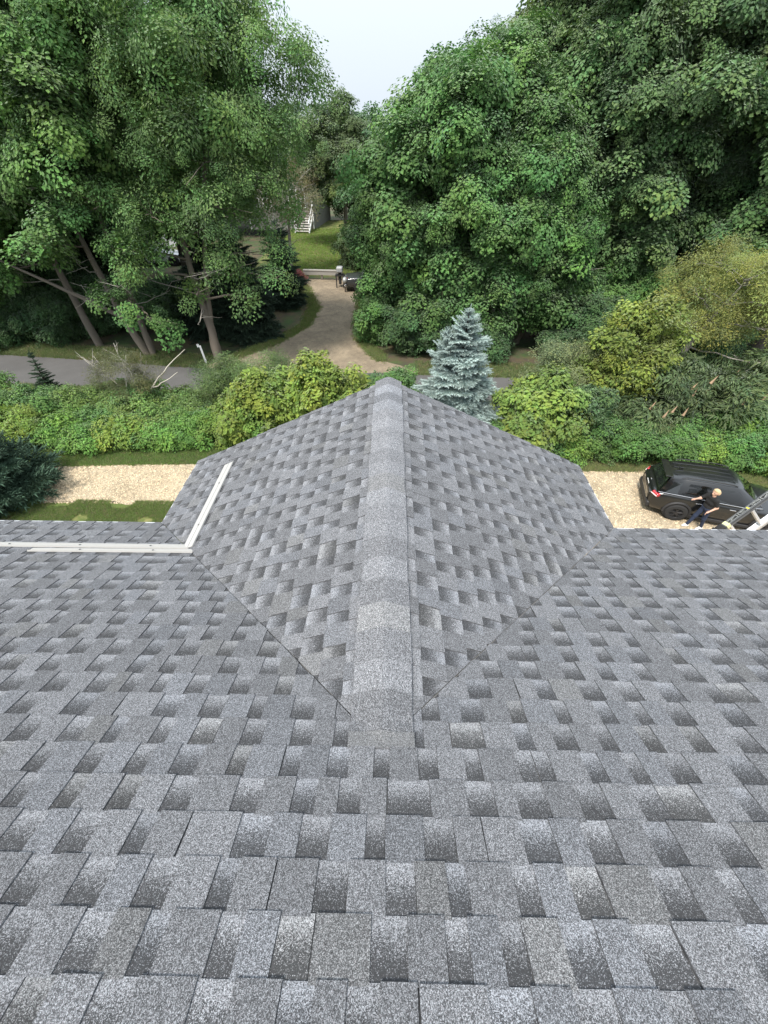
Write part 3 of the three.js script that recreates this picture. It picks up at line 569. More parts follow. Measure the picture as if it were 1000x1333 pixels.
for (const [i, [x, Z, r, h, tn]] of [[-0.9, 25.6, 1.0, 2.6, GREEN], [-0.6, 28, 1.2, 3, GREEN], [0.8, 24.2, 1.1, 2.6, DEEP], [-0.5, 31, 1.3, 2.8, GREEN], [2.6, 24.2, 1.4, 2.2, DEEP], [5.0, 23.6, 1.3, 1.7, DEEP], [10.2, 24, 1.9, 2.6, DEEP], [12.6, 22.8, 1.7, 2.2, GREEN], [15.5, 22.6, 2.2, 3, DEEP], [9.6, 26.4, 2.2, 4.2, DEEP], [13.0, 26.2, 2.4, 4.6, GREEN], [16.6, 25.4, 2.2, 4.4, DEEP], [0.6, 33.5, 1.5, 3.2, DEEP]].entries())
  shrub({ name: 'drive_side_bush', label: driveLabels[i], group: underR, at: [x, Z], r, h, geo: 'small', size: 0.34, tint: tn, seed: 240 + i, lobes: 14, per: 0.9 });
conifer({ label: 'silvery blue spruce standing beside the gable peak', at: [2.55, 15.4], h: 5.0, r: 1.85, base: 0.2, levels: 28, per: 14, tint: [0.34, 0.43, 0.41], seed: 251, geo: 'blue', power: 0.72, droop: 0.08, thick: 0.8, lean: 0.12 });
{ const o = scene.children[scene.children.length - 1], cl = new Cloud(), R = rng(252); // second, shorter leader on its left side
  for (let i = 0; i < 26; i++) { const t = i / 26; _q.setFromEuler(new THREE.Euler(R() - 0.5, i * 2.4, 0.3 + t, 'YZX')); const L = 0.62 * (1 - t) + 0.16; _m.compose(new THREE.Vector3(-0.55, 3.1 + t * 1.15, 0.1), _q, new THREE.Vector3(L, L, L)); cl.m.push(..._m.elements); cl.c.push(0.34, 0.43, 0.41); }
  cl.build('side_leader_boughs', BOUGHS.blue, needleMat, o);
}

// ------------------------------------------------------------------ hedges between the house and the road, left
const hedgeL = 'leafy hedge shrubs along the left side of the near gravel drive';
{ const R = rng(300); let k = 0;
  for (const [Z, h, r] of [[14.8, 1.1, 0.95], [15.8, 1.3, 1.0], [16.8, 1.1, 1.0]]) for (let x = -19.5 + R(); x < (Z < 15 ? -4.8 : Z < 16 ? -5.4 : -8); x += 1.25 + R() * 0.25, k++)
    shrub({ name: 'hedge_shrub', label: Z < 15 ? 'leafy hedge shrub in the front row along the near gravel, left of the gable' : Z < 16 ? 'leafy hedge shrub in the middle row of the hedge left of the gable' : 'leafy hedge shrub in the back row along the road, left of the gable', group: hedgeL, at: [x, Z + (R() - 0.5) * 0.5], r: r * (0.9 + R() * 0.3), h: h * (0.62 + R() * 0.75), geo: 'small', size: 0.27, tint: (R() < 0.25 ? [0.13, 0.225, 0.04] : Z < 15 ? [0.092, 0.215, 0.042] : R() < 0.5 ? [0.07, 0.165, 0.045] : [0.1, 0.19, 0.05]), seed: 301 + k, lobes: 13, stems: 3, per: 0.95 });
}
const lime = 'lime green leafy shrubs just left of the gable';
for (const [i, [x, Z, r, h]] of [[-4.4, 15.1, 1.15, 2.9], [-3.0, 15.0, 1.2, 3.2], [-1.6, 15.2, 1.1, 2.9], [-5.6, 14.9, 0.9, 2.3]].entries())
  shrub({ name: 'lime_shrub', label: 'lime green broad leaved shrub just left of the gable peak', group: lime, at: [x, Z], r, h, geo: 'broad', size: 0.34, tint: [0.14, 0.225, 0.04], seed: 360 + i, lobes: 16, per: 0.9 });
shrub({ name: 'lobed_shrub', label: 'mid green shrub behind the lime shrubs near the road edge', at: [-5.2, 17.2], r: 1.3, h: 2.4, geo: 'fine', size: 0.34, tint: [0.080, 0.152, 0.051], seed: 371, lobes: 14 });
shrub({ name: 'lobed_shrub', label: 'olive green shrub at the road edge beside the lime shrubs', at: [-7.2, 17.4], r: 1.2, h: 2.1, geo: 'fine', size: 0.34, tint: [0.072, 0.142, 0.046], seed: 372, lobes: 14 });
shrub({ name: 'verge_shrub', label: 'low green shrub directly behind the gable peak at the road edge', at: [0.2, 16.6], r: 1.3, h: 1.9, geo: 'small', size: 0.28, tint: GREEN, seed: 373, lobes: 12 });
shrub({ name: 'verge_shrub', label: 'low dark shrub between the gable peak and the blue spruce', at: [-0.9, 17.2], r: 1.0, h: 1.5, geo: 'small', size: 0.28, tint: DEEP, seed: 374, lobes: 12 });
{ // half dead shrub with pale stems
  const R = rng(380), o = thing('bare_stem_shrub', 'half dead shrub with pale bare stems rising above the hedge', 'shrub', V(-10.9, 0, 16.8)), w = [], cl = new Cloud();
  for (let i = 0; i < 6; i++) { const a = R() * 6.28, L = 0.5 + R() * 1.0, tip = new THREE.Vector3(Math.cos(a) * L, 2.0 + R() * 1.0, Math.sin(a) * L * 0.7); w.push(bent(new THREE.Vector3(gauss(R) * 0.2, 0, gauss(R) * 0.2), tip, 0.035, 0.01, 0.1, R, 7, 5)); for (let k = 0; k < 5; k++) { const q = tip.clone().multiplyScalar(0.55 + R() * 0.4); w.push(bent(q, q.clone().add(new THREE.Vector3(gauss(R) * 0.6, 0.2 + R() * 0.4, gauss(R) * 0.6)), 0.012, 0.004, 0, R, 4, 4)); } }
  w.push(bent(new THREE.Vector3(0.9, 1.3, 0), new THREE.Vector3(2.5, 2.7, -0.6), 0.04, 0.015, -0.1, R, 7, 5), bent(new THREE.Vector3(0.7, 1.2, 0), new THREE.Vector3(2.1, 1.9, -0.2), 0.035, 0.012, 0.1, R, 7, 5));
  part('stems', mergeGeometries(w), std(lin(0.42, 0.39, 0.34), 0.9), o);
  foliate(cl, makeLobes([0, 1.8, 0, 1.4, 1.1, 1.0], 14, R, 0.36), 0.7, 0.26, [0.085, 0.11, 0.05], R, {});
  cl.build('foliage', SPRAYS.fine, leafMat, o);
}
conifer({ name: 'spruce_tree', label: 'young dark green spruce beside the left lawn below the eave', at: [-13.4, 10.9], h: 2.4, r: 2.05, base: 0.05, levels: 18, per: 14, tint: [0.040, 0.082, 0.050], seed: 390, geo: 'dark', power: 0.6, droop: 0.02, thick: 0.9 });
conifer({ name: 'spruce_sapling', label: 'small dark conifer tip poking above the hedge by the road', at: [-15.1, 17.6], h: 2.5, r: 0.7, base: 0.2, levels: 14, per: 8, tint: [0.043, 0.080, 0.043], seed: 391, geo: 'tips', power: 0.8 });

// ------------------------------------------------------------------ hedges, right
shrub({ name: 'round_shrub', label: 'round bright green broad leaved shrub beside the right slope of the gable', at: [5.6, 14.6], r: 1.42, h: 2.8, geo: 'broad', size: 0.36, tint: [0.12, 0.205, 0.045], seed: 401, lobes: 20, per: 0.95 });
tree({ name: 'upright_tree', label: 'upright yellow green young tree between the round shrub and the black car', at: [9.2, 16.4], seed: 402, tint: [0.133, 0.196, 0.035], geo: 'small', size: 0.36, per: 0.95, lobes: 34, limbs: 6, share: 0.32, trunks: [[[0, -0.05, 0, 0.1], [0.05, 1.5, 0, 0.08], [0, 4.6, 0, 0.02]]], crowns: [[0, 2.6, 0, 1.75, 2.5, 1.5, 1]] });
tree({ name: 'spreading_tree', label: 'spreading yellow green tree with pale limbs above the sumac', at: [13.2, 18.2], seed: 403, tint: [0.165, 0.215, 0.06], geo: 'fine', size: 0.46, per: 0.72, lobes: 34, limbs: 14, share: 0.3, bark: paleBark, dead: 3, trunks: [[[-0.6, -0.05, 0, 0.16], [-0.9, 1.6, 0, 0.13], [-0.6, 3.2, 0, 0.1], [0.2, 5, 0, 0.03]]], crowns: [[0.2, 4.5, 0, 2.9, 2.1, 2.3, 1]] });
shrub({ name: 'sage_shrub', label: 'grey green feathery shrub behind the round bright shrub', at: [7.0, 16.8], r: 1.3, h: 3.3, geo: 'fine', size: 0.4, tint: [0.123, 0.181, 0.102], seed: 404, lobes: 16 });
shrub({ name: 'dark_leaf_shrub', label: 'dark leaved shrub squeezed between round shrub and upright tree', at: [7.2, 14.7], r: 1.1, h: 2.5, geo: 'small', size: 0.3, tint: [0.046, 0.109, 0.043], seed: 405, lobes: 14 });
const hedgeR = 'low leafy bank behind the black car';
{ const R = rng(410); let k = 0;
  for (const [x0, x1, Z0_, Z1_, h, r] of [[4.6, 9.6, 13.9, 14.3, 1.2, 0.85], [9.6, 19, 14.4, 11.9, 0.95, 0.9], [9.8, 19, 15.7, 13.4, 1.5, 1.0], [3.8, 5.2, 13.7, 14.6, 1.0, 0.8]]) for (let t = 0; t <= 1.0001; t += 1.15 / Math.hypot(x1 - x0, Z1_ - Z0_), k++)
    shrub({ name: 'bank_shrub', label: 'low leafy shrub in the green bank behind the black car', group: hedgeR, at: [x0 + (x1 - x0) * t, Z0_ + (Z1_ - Z0_) * t + (R() - 0.5) * 0.4], r: r * (0.9 + R() * 0.35), h: h * (0.8 + R() * 0.5), geo: 'small', size: 0.25, tint: R() < 0.4 ? [0.11, 0.225, 0.045] : [0.07, 0.175, 0.044], seed: 411 + k, lobes: 13, stems: 3 });
}
const sumacs = 'sumac clumps with tan plumes';
for (const [i, [x, Z, h]] of [[11.2, 15.9, 3.0], [13.2, 15.4, 2.7], [14.6, 16.6, 3.3], [10.0, 15.2, 2.0]].entries()) {
  const o = shrub({ name: 'sumac_shrub', label: 'dark sumac with feathery leaves and tan seed plumes', group: sumacs, at: [x, Z], r: 1.35, h, geo: 'compound', size: 0.5, tint: [0.065, 0.119, 0.052], seed: 470 + i, lobes: 15, per: 0.85 });
  const R = rng(480 + i);
  for (let k = 0; k < 4; k++) { const c = new THREE.Vector3(gauss(R) * 0.9, h * (0.72 + R() * 0.25), 0.5 + R() * 0.7), g = new THREE.ConeGeometry(0.05, 0.34, 7, 6), p = g.attributes.position; for (let q = 0; q < p.count; q++) p.setXYZ(q, p.getX(q) * (0.8 + R() * 0.6), p.getY(q), p.getZ(q) * (0.8 + R() * 0.6)); part('seed_plume', g.rotateZ(-0.5 + R() * 0.4).translate(c.x, c.y, c.z), std(lin(0.34, 0.235, 0.15), 0.95), o); }
}

// ------------------------------------------------------------------ grass and pebbles
const tuft = (() => { const R = rng(501), P = [], C = []; for (let i = 0; i < 12; i++) { const a = R() * 6.28, r = R() * 0.6, h = 0.5 + R() * 0.6, x = Math.cos(a) * r, z = Math.sin(a) * r, b = R() * 6.28, dx = Math.cos(b) * 0.06, dz = Math.sin(b) * 0.06, lx = (R() - 0.5) * 0.7, lz = (R() - 0.5) * 0.7, t = 0.7 + R() * 0.6; P.push(x - dx, 0, z - dz, x + dx, 0, z + dz, x + lx, h, z + lz); for (let k = 0; k < 3; k++) C.push(t, t, t); } return geoFrom(P, C); })();
function meadow(name, n, seed, place, col, hgt) {
  const R = rng(seed), cl = new Cloud();
  for (let i = 0; i < n; i++) { const q = place(R); if (!q) continue; const s = hgt * (0.6 + R() * 0.8), f = 0.7 + R() * 0.6, d = R() < 0.16; cl.add(V(q[0], 0.005 + (q[2] ?? 0), q[1]), UP, R() * 6.28, s * 1.3, s, d ? [0.30 * f, 0.25 * f, 0.12 * f] : [col[0] * f * 1.7, col[1] * f * 1.7, col[2] * f * 1.5]); }
  return cl.build(numbered(name), tuft, leafMat, scene);
}
// weeds along both edges of the far drive
const lerpEdge = (pts, x) => { for (let i = 0; i < pts.length - 1; i++) { const [a, b] = [pts[i], pts[i + 1]]; if ((x - a[0]) * (x - b[0]) <= 0) return a[1] + (b[1] - a[1]) * (x - a[0]) / (b[0] - a[0] || 1); } return 0; };
const grasses = [
  meadow('verge_grass', 16000, 511, (R) => { const x = -19 + R() * 13; return [x, 12.85 + (x + 13) * 0.05 + R() * 1.1]; }, [0.095, 0.155, 0.03], 0.09),
  meadow('lawn_grass', 26000, 512, (R) => { const x = -14 + R() * 9.5, Z = 9.2 + R() * 1.75; return noiseA(x * 0.9 + 40, Z * 0.9, 60) > 0.72 ? null : [x, Z]; }, [0.10, 0.15, 0.03], 0.07),
  meadow('roadside_grass', 26000, 513, (R) => { const x = -30 + R() * 55; if (x > -9.8 && x < 1.4) return null; return [x, lerpEdge(roadFar, x) + 0.02 + Math.pow(R(), 1.5) * 1.7]; }, [0.085, 0.12, 0.035], 0.14),
  meadow('roadside_grass', 9000, 514, (R) => { const x = -25 + R() * 40; return [x, lerpEdge([...roadNear].reverse(), x) - 0.05 - R() * 0.8]; }, [0.085, 0.135, 0.03], 0.16),
  meadow('hedge_foot_grass', 5000, 515, (R) => { const t = R(), x = 6.6 + t * 8; return [x, (x < 9.4 ? 13.25 : 13.4 - (x - 9.4) * 0.28) + (R() - 0.4) * 0.7]; }, [0.12, 0.15, 0.045], 0.12),
  meadow('drive_edge_grass', 9000, 517, (R) => { const E_ = R() < 0.5 ? [[-8.7, 23.2], [-7.0, 25.3], [-5.5, 28.4], [-5.4, 32.4], [-7.1, 38]] : [[-0.5, 23], [-1.8, 26.4], [-2.1, 30.8], [-1.9, 35.3]], k = Math.floor(R() * (E_.length - 1)), u = R(); return [E_[k][0] + (E_[k + 1][0] - E_[k][0]) * u + gauss(R) * 0.3, E_[k][1] + (E_[k + 1][1] - E_[k][1]) * u + gauss(R) * 0.3]; }, [0.10, 0.14, 0.035], 0.12),
  meadow('far_lawn_grass', 16000, 516, (R) => { const x = -11.5 + R() * 11, Z = 41.5 + R() * 17, t = Math.min(1, (Z - 41.2) / 18); return [x, Z, 0.9 * t * t * (3 - 2 * t)]; }, [0.13, 0.20, 0.035], 0.12),
];
for (const [i, l] of ['short grass strip between the hedge and the near gravel', 'patchy lawn grass below the left eave', 'rough verge grass along the far side of the road', 'rough verge grass along the near side of the road', 'dry grass fringe at the foot of the right hedge', 'ragged weeds along the edges of the far drive', 'lawn grass before the far cottage'].entries()) tag(grasses[i], l, 'grass');
{ const R = rng(520), cl = new Cloud(), g = new THREE.IcosahedronGeometry(1, 0); g.deleteAttribute('uv');
  for (let i = 0; i < 46000; i++) { const right = R() < 0.55, x = right ? 5.5 + R() * 9 : -15 + R() * 9.5, Z = right ? 8.5 + R() * 4.8 : 10.8 + R() * 2.3; if (right && Z > 13.3 - Math.max(0, x - 9.4) * 0.28) continue; const s = 0.010 + R() * R() * 0.024, f = 0.4 + R() * 0.8; cl.add(V(x, 0.02, Z), new THREE.Vector3(gauss(R) * 0.4, 1, gauss(R) * 0.4).normalize(), R() * 6, s, s * 0.6, [0.62 * f, 0.5 * f, 0.34 * f]); }
  tag(cl.build('gravel_pebbles', g, std(0xffffff, 0.9), scene), 'loose pale pebbles strewn over the near gravel drive', 'gravel'); }

// ------------------------------------------------------------------ vehicles
const paint = (c) => new THREE.MeshPhysicalMaterial({ color: c, roughness: 0.35, metalness: 0.15, clearcoat: 1, clearcoatRoughness: 0.06 });
const tintGlass = new THREE.MeshPhysicalMaterial({ color: lin(0.012, 0.014, 0.014), roughness: 0.06, clearcoat: 1, clearcoatRoughness: 0.03 });
const plastic = std(lin(0.022, 0.022, 0.023), 0.6), rubber = std(lin(0.018, 0.018, 0.018), 0.85), chrome = std(lin(0.6, 0.6, 0.62), 0.18, { metalness: 0.9 });
const tyreGeo = (r, w) => new THREE.LatheGeometry([[r * 0.6, -w / 2], [r * 0.88, -w / 2], [r * 0.97, -w * 0.42], [r, -w * 0.25], [r, w * 0.25], [r * 0.97, w * 0.42], [r * 0.88, w / 2], [r * 0.6, w / 2]].map(([x, y]) => new THREE.Vector2(x, y)), 28).rotateX(Math.PI / 2);
function wheel(parent, x, z, r, w, rimMat, side) {
  const t = part('wheel', tyreGeo(r, w), rubber, parent); t.position.set(x, r, z);
  const g = [new THREE.CylinderGeometry(r * 0.18, r * 0.18, w * 0.5, 12).rotateX(Math.PI / 2).translate(0, 0, side * w * 0.2)];
  const disc = new THREE.CylinderGeometry(r * 0.62, r * 0.62, 0.02, 24).rotateX(Math.PI / 2).translate(0, 0, side * w * 0.12);
  for (let k = 0; k < 5; k++) for (const o of [-0.16, 0.16]) g.push(rbox(r * 0.1, r * 0.56, 0.03, 0.01, 0, r * 0.36, side * w * 0.34, 1).rotateZ(k * Math.PI * 0.4 + o));
  part('rim', mergeGeometries(g.map((q) => q.index ? q.toNonIndexed() : q).concat(new THREE.TorusGeometry(r * 0.62, r * 0.04, 8, 28).translate(0, 0, side * w * 0.36).toNonIndexed())), rimMat, t);
  part('brake_disc', disc, plastic, t);
}
// skin through rings of points; ring[i] = list of [x, y, z] over one half (z >= 0) from sill to centre line
function skin(rings) {
  const P = [], I = [], full = rings.map((r) => [...r, ...r.slice(0, -1).reverse().map(([x, y, z]) => [x, y, -z])]), n = full[0].length;
  full.forEach((r) => r.forEach((p) => P.push(...p)));
  for (let i = 0; i + 1 < full.length; i++) for (let k = 0; k + 1 < n; k++) { const a = i * n + k; I.push(a, a + 1, a + n, a + 1, a + n + 1, a + n); }
  for (const i of [0, full.length - 1]) { const c = P.length / 3; let m = [0, 0, 0]; full[i].forEach((p) => p.forEach((v, q) => m[q] += v / n)); P.push(...m); for (let k = 0; k < n; k++) I.push(c, i * n + k, i * n + (k + 1) % n); }
  const g = new THREE.BufferGeometry(); g.setAttribute('position', new THREE.Float32BufferAttribute(P, 3)); g.setIndex(I); g.computeVertexNormals(); return g;
}
function panel(pts, push = 0.006) { // thin window pane from a side outline of [x, y, z], doubled for thickness
  const c = pts.reduce((m, p) => [m[0] + p[0] / pts.length, m[1] + p[1] / pts.length, m[2] + p[2] / pts.length], [0, 0, 0]);
  const a = new THREE.Vector3(...pts[0]), n = new THREE.Vector3(...pts[1]).sub(a).cross(new THREE.Vector3(...pts[2]).sub(a)).normalize();
  const P = [], out = pts.map((p) => new THREE.Vector3(...p).addScaledVector(n, push)), back = pts.map((p) => new THREE.Vector3(...p).addScaledVector(n, -push)), m = pts.length;
  const tri = (...q) => q.forEach((v) => P.push(v.x, v.y, v.z));
  for (let i = 1; i + 1 < m; i++) { tri(out[0], out[i], out[i + 1]); tri(back[0], back[i + 1], back[i]); }
  for (let i = 0; i < m; i++) { const j = (i + 1) % m; tri(out[i], back[i], back[j]); tri(out[i], back[j], out[j]); }
  const g = new THREE.BufferGeometry(); g.setAttribute('position', new THREE.Float32BufferAttribute(P, 3)); g.computeVertexNormals(); return g;
}
function suv(label, x, z, turn, color, sc = 1) {
  const o = thing('sport_utility_car', label, 'car', new THREE.Vector3(x, 0.016, z), turn); o.scale.set(sc, sc * (sc < 1 ? 0.93 : 1), sc);
  const body = paint(color), dark = plastic;
  // lower body: [x, half width, sill height, shoulder height, hood crown]
  const st = [[-2.36, 0.62, 0.5, 0.86, 0.02], [-2.33, 0.78, 0.38, 0.98, 0.02], [-2.2, 0.9, 0.3, 1.04, 0.03], [-1.9, 0.945, 0.27, 1.08, 0.03], [-1.38, 0.955, 0.3, 1.07, 0.03], [-0.6, 0.95, 0.25, 1.03, 0.03], [0.3, 0.95, 0.25, 1.01, 0.03], [0.95, 0.945, 0.26, 1.01, 0.05], [1.4, 0.94, 0.3, 0.99, 0.07], [1.9, 0.9, 0.28, 0.9, 0.07], [2.2, 0.8, 0.3, 0.8, 0.05], [2.36, 0.6, 0.36, 0.68, 0.03]];
  part('body', skin(st.map(([X, w, lo, hi, cr]) => [[X, lo, w * 0.82], [X, lo + 0.06, w * 0.97], [X, lo + (hi - lo) * 0.35, w], [X, lo + (hi - lo) * 0.62, w * 0.985], [X, hi - 0.06, w * 0.965], [X, hi, w * 0.9], [X, hi + cr * 0.7, w * 0.55], [X, hi + cr, 0]])), body, o);
  // cabin: base ring at the belt, roof ring above
  const B = [[-2.2, 0.83], [-1.6, 0.88], [-0.4, 0.885], [0.5, 0.88], [1.12, 0.8]], T = [[-1.92, 0.56], [-1.45, 0.63], [-0.6, 0.665], [0.05, 0.655], [0.3, 0.56]], ty = [1.60, 1.665, 1.70, 1.685, 1.64], by = [1.06, 1.06, 1.02, 1.0, 1.02];
  const lerp = (a, b, t) => a + (b - a) * t, at = (i, t, s = 1) => [lerp(B[i][0], T[i][0], t), lerp(by[i], ty[i] - 0.03, t), s * (lerp(B[i][1], T[i][1], t) + 0.03 * Math.sin(t * 3.14))];
  part('cabin', skin(B.map((_, i) => [at(i, -0.04), at(i, 0.3), at(i, 0.65), at(i, 1), [T[i][0], ty[i], T[i][1] - 0.07], [T[i][0], ty[i] + 0.022, T[i][1] * 0.5], [T[i][0], ty[i] + 0.03, 0]])), body, o);
  const side = (u0, u1, t0, t1, s) => { const f = (u, t) => { const i = Math.min(3, Math.floor(u)), a = at(i, t, s), b = at(i + 1, t, s), k = u - i; return a.map((v, q) => lerp(v, b[q], k) + (q === 2 ? s * 0.006 : 0)); }; return [f(u0, t0), f((u0 + u1) / 2, t0), f(u1, t0), f(lerp(u1, u0, 0.12), t1), f((u0 + u1) / 2, t1), f(lerp(u0, u1, 0.12), t1)]; };
  for (const s of [1, -1]) {
    for (const [a, b] of [[0.32, 0.95], [1.08, 2.0], [2.12, 3.35]]) part('side_window', panel(side(a, b, 0.14, 0.84, s)), tintGlass, o);
    part('belt_trim', tube([at(0, 0.06, s), at(1, 0.08, s), at(2, 0.08, s), at(3, 0.08, s), at(4, 0.1, s)].map((p) => new THREE.Vector3(p[0], p[1], p[2] + s * 0.012)), [0.013, 0.013, 0.013, 0.013, 0.013], 6), chrome, o);
    part('roof_rail', tube([[-1.6, 1.68, 0.6], [-1.45, 1.73, 0.6], [-0.5, 1.76, 0.62], [-0.05, 1.735, 0.6], [0.1, 1.69, 0.58]].map(([X, Y, Z]) => new THREE.Vector3(X, Y, s * Z)), [0.016, 0.018, 0.018, 0.018, 0.014], 6), dark, o);
    part('sill_cladding', rbox(2.1, 0.13, 0.06, 0.025, 0, 0.29, s * 0.94), dark, o);
    for (const X of [-1.38, 1.38]) { part('wheel_arch', new THREE.TorusGeometry(0.43, 0.055, 8, 24, Math.PI * 1.06).rotateZ(-0.1).translate(X, 0.37, s * 0.935), dark, o); part('arch_well', new THREE.CylinderGeometry(0.41, 0.41, 0.1, 24).rotateX(Math.PI / 2).translate(X, 0.37, s * 0.912), rubber, o); wheel(o, X, s * 0.915, 0.37, 0.23, std(lin(0.05, 0.05, 0.055), 0.35, { metalness: 0.6 }), s); }
    part('tail_light', rbox(0.16, 0.15, 0.3, 0.05, 0, 0, 0).rotateY(s * 0.55).translate(-2.2, 0.95, s * 0.78), new THREE.MeshPhysicalMaterial({ color: lin(0.42, 0.02, 0.03), roughness: 0.15, clearcoat: 1 }), o);
    part('tail_light_lens', rbox(0.16, 0.035, 0.27, 0.015, 0, 0, 0).rotateY(s * 0.55).translate(-2.225, 0.93, s * 0.785), std(lin(0.75, 0.6, 0.6), 0.2), o);
    part('head_light', rbox(0.3, 0.12, 0.3, 0.04, 0, 0, 0).rotateY(-s * 0.6).translate(2.12, 0.74, s * 0.68), std(lin(0.6, 0.62, 0.64), 0.1), o);
    part('reflector', rbox(0.03, 0.05, 0.22, 0.01, -2.33, 0.52, s * 0.6), std(lin(0.55, 0.5, 0.5), 0.2), o);
    part('door_handle', rbox(0.2, 0.03, 0.03, 0.012, 0.2, 0.9, s * 0.945), chrome, o); part('door_handle', rbox(0.2, 0.03, 0.03, 0.012, -0.85, 0.92, s * 0.945), chrome, o);
    const mr = part('side_mirror', rbox(0.13, 0.14, 0.2, 0.05, 0.72, 1.1, s * 0.99), body, o); part('mirror_glass', rbox(0.01, 0.1, 0.15, 0.004, 0.652, 1.1, s * 0.99), chrome, mr);
  }
  for (const z of [-0.36, -0.12, 0.12, 0.36]) part('roof_rib', tube([[-1.75, 1.665, z], [-0.6, 1.728, z], [0.05, 1.712, z]].map((q) => new THREE.Vector3(...q)), [0.012, 0.014, 0.01], 6), body, o);
  part('windscreen', panel([at(4, 0.1, 1), at(4, 0.92, 1), at(4, 0.92, -1), at(4, 0.1, -1)].map(([X, Y, Z]) => [X + 0.012, Y + 0.006, Z * 0.93]), 0.008), tintGlass, o);
  part('rear_window', panel([[-2.17, 1.16, 0.72], [-1.965, 1.55, 0.52], [-1.965, 1.55, -0.52], [-2.17, 1.16, -0.72]], 0.01), tintGlass, o);
  part('roof_spoiler', rbox(0.26, 0.035, 1.1, 0.015, -1.97, 1.63, 0), body, o);
  part('rear_bumper', rbox(0.16, 0.26, 1.66, 0.07, -2.3, 0.42, 0, 3), dark, o);
  part('license_plate', rbox(0.02, 0.16, 0.34, 0.006, -2.345, 0.86, 0), std(lin(0.75, 0.76, 0.76), 0.4), o);
  part('badge', new THREE.CylinderGeometry(0.05, 0.05, 0.02, 20).rotateZ(Math.PI / 2).scale(1, 0.6, 1).translate(-2.29, 1.04, 0), chrome, o);
  part('wiper', bar(new THREE.Vector3(1.1, 1.08, 0.1), new THREE.Vector3(0.85, 1.28, 0.55), 0.015, 0.015), rubber, o);
  part('antenna_fin', rbox(0.16, 0.06, 0.03, 0.012, -1.55, 1.73, 0), body, o);
  return o;
}
suv('black sport utility car parked on pale gravel by the hedge', 10.60, -10.84, -0.288, lin(0.006, 0.0065, 0.007), 0.89);
{ // pickup half hidden by the drive side bushes
  const o = thing('pickup_truck', 'dark grey pickup truck half hidden by bushes on the far drive', 'truck', V(-0.9, 0.02, 37.2), Math.PI + 0.12), p = paint(lin(0.045, 0.05, 0.055));
  part('body', skin([[-2.7, 0.9, 0.5, 0.98], [-2.55, 0.95, 0.45, 1.05], [0.5, 0.96, 0.42, 1.06], [1.6, 0.95, 0.42, 1.06], [2.5, 0.9, 0.45, 0.98], [2.75, 0.78, 0.5, 0.86]].map(([X, w, lo, hi]) => [[X, lo, w * 0.9], [X, lo + 0.12, w], [X, hi - 0.1, w], [X, hi, w * 0.93], [X, hi + 0.03, 0]])), p, o);
  part('cab', skin([[-0.55, 0.88, 1.05, 1.12], [-0.4, 0.8, 1.05, 1.74], [0.5, 0.8, 1.05, 1.8], [0.75, 0.8, 1.05, 1.74], [1.45, 0.88, 1.05, 1.1]].map(([X, w, lo, hi]) => [[X, lo, 0.9], [X, (lo + hi) / 2, (w + 0.9) / 2], [X, hi - 0.05, w * 0.92], [X, hi, w * 0.7], [X, hi + 0.02, 0]])), p, o);
  part('windscreen', panel([[1.36, 1.17, 0.78], [0.82, 1.68, 0.66], [0.82, 1.68, -0.66], [1.36, 1.17, -0.78]], 0.012), tintGlass, o);
  for (const s of [1, -1]) { part('side_window', panel([[-0.4, 1.15, s * 0.9], [1.1, 1.15, s * 0.9], [0.7, 1.62, s * 0.79], [-0.3, 1.62, s * 0.79]], 0.012), tintGlass, o); part('tail_light', rbox(0.06, 0.3, 0.14, 0.02, -2.66, 0.85, s * 0.84), std(lin(0.4, 0.02, 0.02), 0.3), o); part('head_light', rbox(0.1, 0.16, 0.32, 0.03, 2.66, 0.8, s * 0.62), std(lin(0.7, 0.72, 0.74), 0.15), o); for (const X of [-1.7, 1.7]) wheel(o, X, s * 0.86, 0.4, 0.26, chrome, s); }
  part('tonneau_cover', rbox(1.95, 0.05, 1.66, 0.02, -1.62, 1.08, 0), plastic, o);
  part('front_bumper', rbox(0.16, 0.22, 1.8, 0.05, 2.72, 0.5, 0), chrome, o);
}
suv('white sport utility car parked far behind the left trees', -21.5, -45, 0.2, lin(0.74, 0.75, 0.76));

